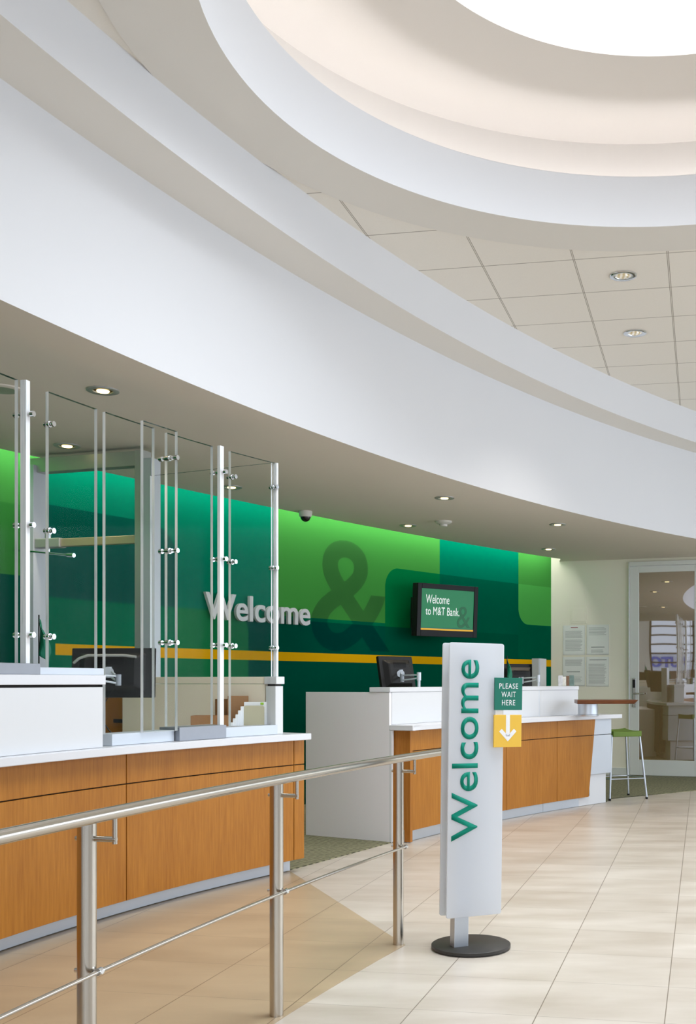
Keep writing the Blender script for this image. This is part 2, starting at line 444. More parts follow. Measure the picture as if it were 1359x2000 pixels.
# carpet behind the counters, following their fronts
rS0 = RC.s_of(XY(789.5, 1646, 0)); rS1 = RC.s_of(XY(1185, 1566.7, 0))
edge_pts = [LC.p(LC.s_of((-2.45, 1.5)) + k*(sLend-LC.s_of((-2.45, 1.5)))/20, -.02) for k in range(21)]
edge_pts += [XY(765, 1646, 0)]
edge_pts += [RC.p(rS0+(rS1-rS0)*k/10, -.02) for k in range(11)]
edge_pts += [XY(1193, 1560.5, 0), XY(1359, 1544.4, 0), Vector((4.0, 13.3)), Vector((4.0, 16)), Vector((-8.8, 16)), Vector((-8.8, 1.5))]
bm = B(); poly_prism(bm, [tuple(p) for p in edge_pts], .0005, .006)
struct(obj('floor', bm, M['carpet']))

# tiled ceiling with its round opening
RCN = Vector((.77, 4.46))
def ring_plane(bm, c0, R0, outer, z, n=96, mi=0):
    a = []; b = []
    for k in range(n):
        t = 2*math.pi*k/n; d = Vector((math.cos(t), math.sin(t)))
        a.append(bm.verts.new((c0.x+R0*d.x, c0.y+R0*d.y, z)))
        if isinstance(outer, float): q = c0+outer*d
        else:
            x0, x1, y0, y1 = outer; tt = 1e9
            if d.x > 1e-9: tt = min(tt, (x1-c0.x)/d.x)
            if d.x < -1e-9: tt = min(tt, (x0-c0.x)/d.x)
            if d.y > 1e-9: tt = min(tt, (y1-c0.y)/d.y)
            if d.y < -1e-9: tt = min(tt, (y0-c0.y)/d.y)
            q = c0+tt*d
        b.append(bm.verts.new((q.x, q.y, z)))
    for k in range(n): bm.faces.new((a[k], b[k], b[(k+1) % n], a[(k+1) % n])).material_index = mi
def corner_fill(bm, c0, outer, z, n=96): pass
bm = B(); ring_plane(bm, RCN, 2.40, (XL, XR, YN, YB), ZC, 360)
struct(obj('ceiling', bm, M['ceiling']))
# ring, drum, cove and skylight
R0c = Vector((.751, 4.498))
bm = B()
def ringw(bm, c, R, z0, z1, n=160):
    a = [bm.verts.new((c.x+R*math.cos(2*math.pi*k/n), c.y+R*math.sin(2*math.pi*k/n), z0)) for k in range(n)]
    b = [bm.verts.new((c.x+R*math.cos(2*math.pi*k/n), c.y+R*math.sin(2*math.pi*k/n), z1)) for k in range(n)]
    for k in range(n): bm.faces.new((a[k], a[(k+1) % n], b[(k+1) % n], b[k]))
# plaster ring 8 mm below the tiles
n = 160
ring_o = [(.788+2.445*math.cos(2*math.pi*k/n), 4.43+2.445*math.sin(2*math.pi*k/n)) for k in range(n)]
ring_i = [(.751+2.006*math.cos(2*math.pi*k/n), 4.498+2.006*math.sin(2*math.pi*k/n)) for k in range(n)]
vo = [bm.verts.new((x, y, ZC-.012)) for x, y in ring_o]; vt = [bm.verts.new((x, y, ZC+.01)) for x, y in ring_o]
vi = [bm.verts.new((x, y, ZC-.012)) for x, y in ring_i]
for k in range(n):
    j = (k+1) % n
    bm.faces.new((vo[k], vo[j], vi[j], vi[k])); bm.faces.new((vo[k], vt[k], vt[j], vo[j]))
struct(obj('trim_1', bm, M['ringpaint']))
bm = B()
prof = [(2.006, ZC-.012), (1.972, 4.265), (1.985, 4.275), (2.04, 4.275), (2.05, 4.2), (2.05, 4.12)]
lathe(bm, prof, 160, (.78, 4.52))
for v in bm.verts:                   # the drum foot follows the plaster ring's centre
    k = max(0, min(1, (4.265-v.co.z)/.29)); v.co.x -= .029*k; v.co.y -= .022*k
struct(obj('trim_2', bm, M['paint'], smooth=True))
bm = B()
lathe(bm, [(2.05, 4.12), (2.29, 4.12), (2.29, 4.62), (1.335, 4.62), (1.335, 4.95)], 160, (.77, 4.51))
struct(obj('trim_3', bm, M['dome'], smooth=False))
bm = B(); lathe(bm, [(2.13, 4.15), (2.15, 4.15), (2.15, 4.17), (2.13, 4.17), (2.13, 4.15)], 96, (.77, 4.51))
tag(obj('cove_light', bm, M['covewarm']), 'warm ring of light hidden in the cove around the round skylight', 'light')
bm = B(); vs = [bm.verts.new((.77+1.34*math.cos(2*math.pi*k/96), 4.51+1.34*math.sin(2*math.pi*k/96), 4.94)) for k in range(96)]
bm.faces.new(vs[::-1]); tag(obj('skylight', bm, M['skydisc']), 'bright white round skylight in the middle of the domed ceiling', 'skylight')

# curved fascias, lofted over Y
def loft(bm, f0, z0, f1, z1, y0, y1, n=90):
    a = []; b = []
    for k in range(n+1):
        y = y0+(y1-y0)*k/n
        a.append(bm.verts.new((f0(y), y, z0))); b.append(bm.verts.new((f1(y), y, z1)))
    for k in range(n): bm.faces.new((a[k], a[k+1], b[k+1], b[k]))
fb = circ_x(16.069, -1.003, 18.949); ft = circ_x(15.72, -.977, 18.615)
ub = circ_x(15.554, -.804, 18.098); ut = circ_x(16.439, -1.556, 19.167)
Y0F = 1.2
bm = B(); loft(bm, fb, ZS, ft, ZST, Y0F, 15.6); 
for z0, z1, f, g in ((ZS, ZST, fb, ft),):        # return of the fascia at its near end
    vs = [bm.verts.new(p) for p in ((f(Y0F), Y0F, z0), (g(Y0F), Y0F, z1), (XL, Y0F, z1), (XL, Y0F, z0))]; bm.faces.new(vs)
struct(obj('wall_fascia', bm, M['paint'], smooth=True))
bm = B(); loft(bm, ft, ZST, ub, ZST, Y0F, 15.6); struct(obj('ceiling_step', bm, M['ringpaint']))
bm = B(); loft(bm, ub, ZST, ut, ZC, Y0F, 15.6)
vs = [bm.verts.new(p) for p in ((ub(Y0F), Y0F, ZST), (ut(Y0F), Y0F, ZC), (XL, Y0F, ZC), (XL, Y0F, ZST))]; bm.faces.new(vs)
struct(obj('wall_fascia', bm, M['paint'], smooth=True))
# soffit, from the fascia back to the light slot
slot = circ_x(26.378, -7.101, 33.07)
WW0 = WALL.p(WALL.su(1076)); DC = Vector((1.565, 13.74))          # ends of the cream wall
bm = B(); a = []; b = []
YE = 13.72
for k in range(71):
    y = Y0F+(YE-Y0F)*k/70
    a.append((slot(y), y)); b.append((fb(y), y))
va = [bm.verts.new((x, y, ZS)) for x, y in a]; vb = [bm.verts.new((x, y, ZS)) for x, y in b]
for k in range(70): bm.faces.new((va[k], vb[k], vb[k+1], va[k+1]))
y2 = [YE+(15.6-YE)*k/12 for k in range(13)]
vc = [bm.verts.new((a[-1][0] if y < 30 else 0, y, ZS)) for y in y2]; vd = [bm.verts.new((fb(y), y, ZS)) for y in y2]
for k in range(12): bm.faces.new((vc[k], vd[k], vd[k+1], vc[k+1]))
vu = [bm.verts.new((x, y, ZS+.09)) for x, y in a]                 # edge of the slot
for k in range(70): bm.faces.new((va[k], va[k+1], vu[k+1], vu[k]))
struct(obj('ceiling_soffit', bm, M['soffit']))
# wall with the graphic
s0w = WALL.s_of((-6.5, 1.3)) if False else 9.0
sE = WALL.s_of(WW0)
bm = B(); uvl = bm.loops.layers.uv.new('UVMap'); n = 80
lo = []; hi = []
for k in range(n+1):
    s = s0w+(sE-s0w)*k/n; p = WALL.p(s)
    lo.append((bm.verts.new((p.x, p.y, 0)), s)); hi.append((bm.verts.new((p.x, p.y, 3.2)), s))
for k in range(n):
    f = bm.faces.new((lo[k][0], lo[k+1][0], hi[k+1][0], hi[k][0]))
    for l, (s, z) in zip(f.loops, ((lo[k][1], 0), (lo[k+1][1], 0), (hi[k+1][1], 3.2), (hi[k][1], 3.2))): l[uvl].uv = (s, z)
wl = struct(obj('wall_left', bm, M['mural']))
# lid of the light slot and its tube
bm = B(); va = []; vb = []
for k in range(71):
    s = s0w+(sE+.3-s0w)*k/70; p = WALL.p(s, -.05); q = WALL.p(s, .34); va.append(bm.verts.new((p.x, p.y, 3.05))); vb.append(bm.verts.new((q.x, q.y, 3.05)))
for k in range(70): bm.faces.new((va[k], vb[k], vb[k+1], va[k+1]))
struct(obj('ceiling_slot', bm, M['paint']))
bm = B(); tube(bm, [(*WALL.p(s0w+(sE-.08-s0w)*k/60, .22), 2.96) for k in range(61)], .026, 8)
tag(obj('cove_light', bm, M['tube']), 'long hidden strip light washing down the green wall', 'light')
# cream end wall, door wall
def vwall(name, p, q, z0, z1, mat, th=.1, parent=None):
    p = Vector(p); q = Vector(q); d = (q-p).normalized(); nrm = Vector((-d.y, d.x))
    bm = B(); poly_prism(bm, [tuple(p), tuple(q), tuple(q+nrm*th), tuple(p+nrm*th)], z0, z1)
    return obj(name, bm, mat, parent)
struct(vwall('wall_back', WW0, DC, 0, 3.2, M['creamwall']))
dd = (Vector((2.385, 13.47))-DC).normalized(); dn = Vector((dd.y, -dd.x))     # towards the room
def DP(a, b=0): return DC+dd*a+dn*b
DL = lambda u: (lambda f: f)(None) if False else None
def du(u):                           # distance along the door wall seen at column u
    k = (u-CX)/F; return (k*DC.y-DC.x)/(dd.x-k*dd.y)
dw0, dw1 = du(1231), du(1373.0)
bm = B(); vv = lambda a, z: bm.verts.new((*DP(a), z))
struct(vwall('wall_back', DP(dw1+.09), DP(5.6), 0, 3.2, M['creamwall']))
struct(vwall('wall_back', DP(0), DP(dw1+.09), 2.72, 3.2, M['creamwall']))
# right wall, rear walls
bm = B(); box(bm, XR, XR+.1, 11.9, YB, 0, ZC); box(bm, XR, XR+.1, YN, 11.9, 0, .25); struct(obj('wall_right', bm, M['creamwall']))  # open above the low sill, an unseen gap added for the side fill
bm = B(); box(bm, XL-.1, XL, YN, 5, 0, ZC); struct(obj('wall_left_rear', bm, M['creamwall']))
bm = B(); box(bm, XL, XR, YN-.1, YN, 0, .35); box(bm, XL, XR, YN-.1, YN, 3.7, ZC)
struct(obj('wall_front', bm, M['outbrown']))
wf = thing('window_1', '', 'window', (0, 0, 0)); del wf['label']; del wf['category']; wf['kind'] = 'structure'
bm = B()
x = XL
while x <= XR: box(bm, x-.03, x+.03, YN-.08, YN-.02, .35, 3.7); x += 1.6
for z in (.35, 1.1, 1.85, 2.15, 2.45, 2.75, 3.05, 3.35, 3.67): box(bm, XL, XR, YN-.08, YN-.02, z, z+.05)
obj('window_frame', bm, M['dark'], wf)
# across the street, seen only in the door glass
bm = B(); box(bm, -22, -7.4, -15.2, -15, 1.7, 2.5)
shp = tag(obj('street_facade', bm, M['outdoor']), 'pale shopfront across the street mirrored in the door glass', 'building')
Mx = frame((-13.0, -14.99, 2.65), (-1, 0, 0), (0, 0, 1), (0, 1, 0))
sg = obj('street_sign', text_bm('AUTO', h=.46, depth=.06, weight=.03, M4=frame((-12.2, -14.98, 1.86), (-1, 0, 0), (0, 0, 1), (0, 1, 0))), M['outblue'])
tag(sg, 'blue lettering of a shop across the street, mirrored in the door glass', 'sign')
bm = B(); box(bm, -30, 20, -15.5, -15.25, 0, 1.9)
tag(obj('street_wall', bm, M['outbrown']), 'dark lower street front mirrored in the door glass', 'building')

# baseboard on the cream wall
d1 = (DC-WW0).normalized(); n1 = Vector((d1.y, -d1.x))
bm = B(); poly_prism(bm, [tuple(WW0), tuple(DC), tuple(DC+n1*.012), tuple(WW0+n1*.012)], .006, .1)
struct(obj('baseboard_back', bm, M['doorpaint']))

# ------------------------------------------------------------------ door
DM = frame((*DC, 0), (*dd, 0), (0, 0, 1), (*dn, 0))               # local x along, y up, z into the room
door = thing('door_1', '', 'door'); del door['label']; del door['category']; door['kind'] = 'structure'
bm = B(); Zt = 2.68
box(bm, 0, dw0-.01, .006, Zt+.06, -.02, .035, DM); box(bm, dw1, dw1+.09, .006, Zt+.06, -.02, .035, DM); box(bm, dw0-.01, dw1, Zt+.005, Zt+.06, -.02, .035, DM)
obj('door_frame', bm, M['doorpaint'], door, bevel=.004)
g0, g1 = du(1248), du(1356.5); gz0, gz1 = .21, 2.60
bm = B()
box(bm, dw0, g0, .012, Zt, -.025, .02, DM); box(bm, g1, dw1, .012, Zt, -.025, .02, DM)
box(bm, g0, g1, .012, gz0, -.025, .02, DM); box(bm, g0, g1, gz1, Zt, -.025, .02, DM)
obj('door_leaf', bm, M['doorpaint'], door, bevel=.003)
def doorglass():
    t = T('tinted_door_glass'); t.put(t.b.inputs['Base Color'], srgb(140, 112, 66)); t.b.inputs['Roughness'].default_value = .5
    gl = t.new('ShaderNodeBsdfGlossy'); gl.inputs['Roughness'].default_value = .015; gl.inputs[0].default_value = (.9, .92, 1, 1)
    nz = t.noise(t.mapping(t.coord(), (1.2, 1.2, .8)), 1.0, 1); bp = t.new('ShaderNodeBump'); t.put(bp.inputs['Height'], nz); bp.inputs['Distance'].default_value = .02; bp.inputs['Strength'].default_value = .12
    t.nt.links.new(bp.outputs[0], gl.inputs['Normal'])
    mx = t.new('ShaderNodeMixShader'); mx.inputs[0].default_value = .40
    t.nt.links.new(t.b.outputs[0], mx.inputs[1]); t.nt.links.new(gl.outputs[0], mx.inputs[2]); t.nt.links.new(mx.outputs[0], t.out.inputs[0]); return t.m
bm = B(); box(bm, g0-.005, g1+.005, gz0-.005, gz1+.005, -.008, .006, DM)
obj('glass_pane', bm, doorglass(), door)
hp = (dw0+g0)/2-.004
bm = B(); box(bm, hp-.024, hp+.024, .88, 1.255, .02, .034, DM)
pl = obj('lock_plate', bm, M['chrome'], door, bevel=.004)
bm = B(); box(bm, hp-.016, hp+.016, 1.13, 1.235, .034, .04, DM)
obj('keypad', bm, M['black'], pl)
bm = B(); a = DM @ Vector((hp, 1.055, .03)); b = DM @ Vector((hp, 1.055, .085)); c = DM @ Vector((hp+.14, 1.055, .085)); 
cyl(bm, a, b, .012, n=16); cyl(bm, b, c, .011, n=16); obj('door_handle', bm, M['chrome'], door, smooth=True)

# ------------------------------------------------------------------ writing and graphics on the green wall
def wrap(bm, A, s_at, off):          # bend flat lettering (x along, y up, z out) round the wall
    for v in bm.verts:
        p = A.p(s_at+v.co.x, off+v.co.z); v.co = Vector((p.x, p.y, v.co.y))
    return bm
su = lambda u: WALL.su(u)
# ampersand print: large, translucent
def stroke(path, wid, n=14):
    pass
bm = text_bm('&', w=1.22, h=1.14, weight=.012, M4=Matrix.Translation((0, 1.515, 0)))
bmesh.ops.subdivide_edges(bm, edges=[e for e in bm.edges if e.calc_length() > .1], cuts=3)
wrap(bm, WALL, su(607), .003); obj('ampersand_print', bm, M['amp'], wl)
# raised Welcome letters
let = thing('wall_lettering', 'raised pale grey letters spelling Welcome on the green wall', 'sign')
sW0, sW1 = su(392), su(597.5)
full = text_bm('Welcome', w=sW1-sW0, h=.235, weight=.016); 
# split into separate letters by connected pieces
def islands(bm):
    seen = set(); out = []
    bm.verts.ensure_lookup_table()
    for v in bm.verts:
        if v in seen: continue
        st = [v]; seen.add(v); comp = []
        while st:
            q = st.pop(); comp.append(q)
            for e in q.link_edges:
                w = e.other_vert(q)
                if w not in seen: seen.add(w); st.append(w)
        out.append(comp)
    return out
comps = islands(full); comps.sort(key=lambda c: min(v.co.x for v in c))
for comp in comps:
    mp = {}; nb = B()
    for v in comp: mp[v] = nb.verts.new(v.co)
    done = set()
    for v in comp:
        for f in v.link_faces:
            if f not in done: done.add(f); nb.faces.new([mp[w] for w in f.verts])
    r = bmesh.ops.extrude_face_region(nb, geom=list(nb.faces))
    for g in r['geom']:
        if isinstance(g, bmesh.types.BMVert): g.co.z += .03
    for v in nb.verts: v.co.y += 1.752
    wrap(nb, WALL, sW0, .028); bmesh.ops.recalc_face_normals(nb, faces=nb.faces)
    obj('letter', nb, M['lettermetal'], let)
full.free()

# ------------------------------------------------------------------ television
tx0, ty0 = (812-CX)/F*11.55, 11.55
tyr = 12.10; txr = (929.8-CX)/F*tyr
tdx = Vector((txr-tx0, tyr-ty0)); tw = tdx.length; tdx.normalize(); tn = Vector((tdx.y, -tdx.x))
th_ = .575
TM = frame((tx0, ty0, 1.70), (*tdx, 0), (0, 0, 1), (*tn, 0))
TM = TM @ Matrix.Rotation(math.radians(3), 4, 'X')
tv = thing('television', 'black flat television on the green wall showing a welcome message', 'television')
bm = B(); box(bm, 0, tw, 0, th_, -.09, 0, TM); obj('casing', bm, M['black'], tv, bevel=.008)
bm = B(); box(bm, .0, .055, .0, th_, 0, .012, TM); box(bm, tw-.055, tw, 0, th_, 0, .012, TM); box(bm, .055, tw-.055, 0, .07, 0, .012, TM); box(bm, .055, tw-.055, th_-.055, th_, 0, .012, TM)
obj('bezel', bm, M['blackgloss'], tv, bevel=.003)
sw, sh = tw-.11, th_-.125
bm = B(); box(bm, .055, .055+sw, .07, .07+sh, 0, .004, TM)
scr = obj('screen', bm, emit('screen_green', (24, 124, 78), .55), tv)
def onscreen(txt, x, y, w=None, h=None, mat=None, name='screen_text'):
    b = text_bm(txt, w=w, h=h, M4=TM @ Matrix.Translation((.055+x, .07+y, .0065))); return obj(name, b, mat, scr)
we = emit('screen_white', (235, 240, 238), .85)
onscreen('Welcome', .06, sh-.16, w=sw*.44, h=.095, mat=we)
onscreen('to M&T Bank.', .06, sh-.285, w=sw*.64, h=.088, mat=we).location.z = 0
scr.location = (0, 0, 0)
onscreen('&', sw*.68, .035, w=sw*.26, h=.24, mat=emit('screen_shade', (18, 100, 62), .5), name='screen_ampersand')
bm = B(); box(bm, .055, .055+sw, .07, .10, .004, .006, TM); obj('screen_band', bm, emit('screen_teal', (10, 106, 86), .5), scr)
bm = B(); box(bm, .055, .055+sw, .07, .088, .006, .008, TM); obj('screen_stripe', bm, emit('screen_yellow', (226, 170, 40), .7), scr)
bm = B(); box(bm, .02, .12, .2, .42, -.14, -.09, TM)
q = TM @ Vector((tw*.4, .3, -.09)); wq = WALL.p(WALL.s_of((q.x-.12, q.y+.2)), 0)
cyl(bm, (q.x, q.y, q.z), (wq.x, wq.y, q.z), .035, n=12)
wp = WALL.p(su(806), .0); tdw = WALL.tdir(su(806)); nw = WALL.n(su(806))
WM = frame((wp.x, wp.y, 0), (*tdw, 0), (0, 0, 1), (*nw, 0)); box(bm, -.04, .25, 1.80, 2.06, 0.002, .05, WM)
obj('wall_bracket', bm, M['black'], tv)

# ------------------------------------------------------------------ wall posters, square panel
def wallM(u0): 
    k = (u0-CX)/F; t_ = (k*WW0.y-WW0.x)/(d1.x-k*d1.y); q = WW0+d1*t_
    return frame((q.x, q.y, 0), (*d1, 0), (0, 0, 1), (*n1, 0)), t_
def zw(v): return HC+(HZ-v)*13.78/F
def upx(u1, u0): return wallM(u1)[1]-wallM(u0)[1]
def poster(u0, v0, u1, v1, label, rows, head=None, seal=False):
    m, _ = wallM(u0); w = upx(u1, u0); z1, z0 = zw(v0), zw(v1)
    t = thing('poster_holder', label, 'notice', (0, 0, 0), group=None)
    bm = B(); box(bm, 0, w, z0, z1, .001, .004, m); obj('notice_sheet', bm, M['poster'], t)
    bm = B()
    for (fy, fx0, fx1) in rows:
        zz = z1-(z1-z0)*fy; box(bm, w*fx0, w*fx1, zz, zz+.0035, .004, .0046, m)
    obj('print_lines', bm, M['text'], t)
    if head:
        bm = B(); zz = z1-(z1-z0)*head[0]; box(bm, w*head[1], w*head[2], zz, zz+.010, .004, .0048, m); obj('heading', bm, M[head[3]], t)
    bm = B(); e = .006
    box(bm, 0, w, z0, z0+.012, .004, .016, m); box(bm, 0, e, z0, z1, .004, .012, m); box(bm, w-e, w, z0, z1, .004, .012, m); box(bm, e, w-e, z0+.012, z1, .009, .012, m)
    obj('clear_sleeve', bm, M['acrylic'], t)
    return t
R_ = random.Random(7)
def lines(a, b, step, x0=.1, x1=.9):
    o = []; y = a
    while y < b: o.append((y, x0, x1-R_.random()*.12)); y += step
    return o
poster(1099.5, 1220, 1142, 1278.5, 'wall notice with a small red heading, under the square panel', lines(.2, .44, .028)+lines(.5, .88, .03), (.09, .36, .68, 'redprint'))
poster(1145.7, 1219.6, 1189, 1278.5, 'upper right wall notice with a strong white reflection on its sleeve', lines(.1, .35, .04)+lines(.84, .94, .03, .2, .8), (.76, .2, .8, 'text'))
poster(1099, 1282.7, 1142, 1340, 'lower left wall notice behind the brochure holder', lines(.1, .3, .028)+lines(.7, .9, .04), (.52, .18, .78, 'text'))
poster(1145, 1282.7, 1189, 1340.8, 'lower right wall notice with a small seal beside its heading', lines(.25, .93, .03), (.11, .14, .9, 'text'))
m, _ = wallM(1114.5); w = upx(1146, 1114.5)
sp = thing('access_panel', 'cream square access panel high on the end wall above the notices', 'panel')
bm = B(); box(bm, 0, w, zw(1216.5), zw(1184), 0.001, .008, m); obj('panel_frame', bm, M['creamwall'], sp, bevel=.002)
bm = B(); box(bm, .022, w-.022, zw(1216.5)+.022, zw(1184)-.022, .008, .013, m); obj('panel_door', bm, M['creamwall'], sp, bevel=.002)

# ------------------------------------------------------------------ soffit fittings
def at(u, v, z): return XY(u, v, z)
def downlight(u, v, z, r, label, group, warm=True, name='downlight'):
    p = at(u, v, z); t = thing(name, label, 'light', (p.x, p.y, z), group=group)
    bm = B(); lathe(bm, [(r, 0), (r, -.006), (r*.93, -.009), (r*.62, -.006), (r*.6, -.001)], 40); obj('trim_ring', bm, M['frame_alu' if warm else 'chrome'], t, smooth=True)
    bm = B(); lathe(bm, [(r*.6, -.0012), (r*.5, -.0035), (0.0005, -.0035)], 40); obj('reflector', bm, M['goldcup'] if warm else M['ribcup'], t, smooth=True)
    bm = B(); lathe(bm, [(r*.4, -.004), (r*.36, -.011), (.0005, -.011)], 24); obj('bulb', bm, M['bulb'] if warm else M['ribcup'], t)
    if warm:
        l = bpy.data.lights.new('downlight_lamp', 'SPOT'); l.energy = 42; l.color = (1, .86, .66); l.spot_size = math.radians(95); l.spot_blend = .7; l.shadow_soft_size = .07; l.cycles.use_multiple_importance_sampling = False
        o = bpy.data.objects.new('downlight_lamp', l); C.objects.link(o); o.parent = t; o.location = (0, 0, -.03)
    else:
        l = bpy.data.lights.new('can_lamp', 'SPOT'); l.energy = 190; l.color = (1, .96, .9); l.spot_size = math.radians(120); l.spot_blend = .9; l.shadow_soft_size = .09; l.cycles.use_multiple_importance_sampling = False
        o = bpy.data.objects.new('can_lamp', l); C.objects.link(o); o.parent = t; o.location = (0, 0, -.03)
    return t
M['goldcup'] = plain('gold_reflector', (150, 104, 50), .25, metal=.8)
def ribcup():
    t = T('faceted_reflector'); co = t.sep(t.coord()); w_ = t.new('ShaderNodeTexWave'); w_.inputs['Scale'].default_value = 10; t.put(w_.inputs['Vector'], t.coord())
    t.put(t.b.inputs['Base Color'], t.ramp(w_.outputs[1], [(.2, srgb(200, 180, 130)), (.8, srgb(250, 246, 238))])); t.b.inputs['Roughness'].default_value = .2; t.b.inputs['Metallic'].default_value = .3
    t.put(t.b.inputs['Emission Color'], srgb(255, 240, 210)); t.b.inputs['Emission Strength'].default_value = .25
    return t.m
M['ribcup'] = ribcup()
G = 'round downlights in the curved soffit'
for u, v, lab in ((201, 762, 'largest recessed downlight, nearest in the soffit above the left counter'),
                  (131, 870, 'recessed downlight by the top of the metal door frame'),
                  (452, 951, 'recessed downlight seen behind the last clear screen'),
                  (868, 972, 'recessed downlight just above the smoke detector'),
                  (797, 1026, 'recessed downlight left of the smoke detector, near the green wall'),
                  (1089, 1024, 'recessed downlight above the far end, farther from the green wall'),
                  (1071, 1072, 'recessed downlight close to the far end of the green wall')):
    downlight(u, v, ZS, .085, lab, G)
for u, v, lab in ((1217, 538, 'nearer of two can lights in the tiled ceiling'), (1240, 650, 'farther of two can lights in the tiled ceiling')):
    downlight(u, v, ZC, .092, lab, 'can lights in the tiled ceiling', warm=False, name='can_light')
p = at(4, 760, ZS); t = thing('ceiling_speaker', 'large round ceiling speaker cut by the left edge of the photo', 'speaker', (p.x, p.y, ZS))
bm = B(); lathe(bm, [(.115, 0), (.115, -.006), (.1, -.012), (.075, -.008)], 48); obj('rim', bm, M['soffit'], t, smooth=True)
bm = B(); lathe(bm, [(.075, -.008), (.0005, -.010)], 48); obj('grille', bm, plain('speaker_green_grille', (150, 166, 146), .6), t)
p = at(588, 1000, ZS); t = thing('security_camera', 'white dome security camera hanging from the soffit edge', 'camera', (p.x+.05, p.y-.05, ZS))
bm = B(); lathe(bm, [(.0005, 0), (.058, 0), (.062, -.01), (.056, -.05), (.05, -.055)], 40); obj('housing', bm, M['plastic_white'], t, smooth=True)
bm = B(); lathe(bm, [(.047*math.cos(a), -.052-.047*math.sin(a)) for a in [k*math.pi/16 for k in range(8)]]+[(.0005, -.099)], 40); obj('dome', bm, M['camdome'], t, smooth=True)
p = at(866, 1018, ZS); t = thing('smoke_detector', 'white round smoke detector on the soffit', 'smoke detector', (p.x, p.y, ZS))
bm = B(); lathe(bm, [(.0005, 0), (.082, 0), (.082, -.014), (.06, -.028), (.045, -.03)], 40); obj('base_plate', bm, M['plastic_white'], t, smooth=True)
bm = B(); lathe(bm, [(.04, -.028), (.036, -.052), (.0005, -.056)], 32); obj('sensor', bm, M['plastic_white'], t, smooth=True)

# ------------------------------------------------------------------ LEFT COUNTER
sW = lambda u: LC.su(u, .10)                       # wood face stands .10 in front of the kick plate
sL0 = LC.s_of((-2.45, 1.5))                        # start, outside the frame
s247, s574, s594 = sW(247), sW(574), sW(594)
lc = thing('teller_counter', 'near curved teller counter with maple front panels, left of the railing', 'counter')
bm = B(); arcblock(bm, LC, sL0, sLend, -.45, 0, .006, .095); obj('kick_plate', bm, M['alupaint'], lc)
bm = B(); arcblock(bm, LC, sL0, s594-.012, -.5, .08, .095, .84); obj('carcass', bm, M['dark'], lc)
prev = sL0
for a, b in ((sL0, s247-2.1), (s247-2.1, s247), (s247, s574), (s574, s594)):
    for z0, z1 in ((.09, .681), (.687, .838)):
        bm = B(); arcblock(bm, LC, a+.003, b-(.003 if b != s594 else 0), .05 if b != s594 else -.5, .10, z0, z1, mi=0); obj('front_panel', bm, M['maple'], lc, bevel=.0015)
s606 = LC.su(606, .16)
bm = B(); arcblock(bm, LC, sL0, s606, -.42, .17, .841, .881)
tag(obj('countertop', bm, M['slab'], bevel=.004), 'white worktop of the near teller counter, under the clear screens', 'worktop')
# raised box at the left
s202 = LC.su(201, .12)
tb = thing('raised_ledge', 'white raised box ledge at the left end of the near counter', 'counter')
bm = B(); arcblock(bm, LC, sL0, s202, -.30, .12, .882, 1.178); obj('ledge_body', bm, M['laminate'], tb, bevel=.002)
bm = B(); arcblock(bm, LC, sL0, s202-.01, -.28, .10, 1.178, 1.19); obj('shadow_gap', bm, M['dark'], tb)
bm = B(); arcblock(bm, LC, sL0, s202+.01, -.32, .13, 1.19, 1.236); obj('ledge_top', bm, M['slab'], tb, bevel=.003)
# end pier at the right
s531, s557 = LC.su(538, .08), LC.su(557.5, .10)
ep = thing('end_pier', 'white pier with a cap at the right end of the near counter', 'pillar')
bm = B(); arcblock(bm, LC, s531, s557, .0, .08, .882, 1.178); obj('pier_body', bm, M['laminate'], ep, bevel=.002)
bm = B(); arcblock(bm, LC, s531+.006, s557-.006, .01, .07, 1.178, 1.19); obj('shadow_gap', bm, M['dark'], ep)
bm = B(); arcblock(bm, LC, s531-.004, s557+.003, -.01, .09, 1.19, 1.236); obj('pier_cap', bm, M['slab'], ep, bevel=.003)
# partition running back from the pier
pn = LC.n(s557); pp = LC.p(s531+.004, -.012)
q = Vector((-.905, .425)); pq = pp+q*1.17
pt = thing('partition', 'beige low partition closing the near teller station on the right', 'partition')
nrm = Vector((q.y, -q.x))
bm = B(); poly_prism(bm, [tuple(pp), tuple(pq), tuple(pq+nrm*.03), tuple(pp+nrm*.03)], .006, 1.19); obj('panel', bm, M['panelbeige'], pt)
bm = B(); poly_prism(bm, [tuple(pp), tuple(pq), tuple(pq+nrm*.036), tuple(pp+nrm*.036)], 1.192, 1.235); obj('cap_rail', bm, M['panelbeige'], pt, bevel=.002)
# staff desk
bm = B(); arcblock(bm, LC, sL0, s557-.25, -.98, -.52, .73, .76)
dk = thing('staff_desk', 'grey staff desk top behind the clear screens of the near counter', 'desk')
obj('desk_top', bm, M['panelgrey'], dk)
bm = B(); arcblock(bm, LC, sL0, sL0+.03, -.98, -.52, .006, .73); obj('desk_support', bm, M['panelgrey'], dk); bm = B(); arcblock(bm, LC, s557-.3, s557-.27, -.98, -.52, .006, .73); obj('desk_support', bm, M['panelgrey'], dk)
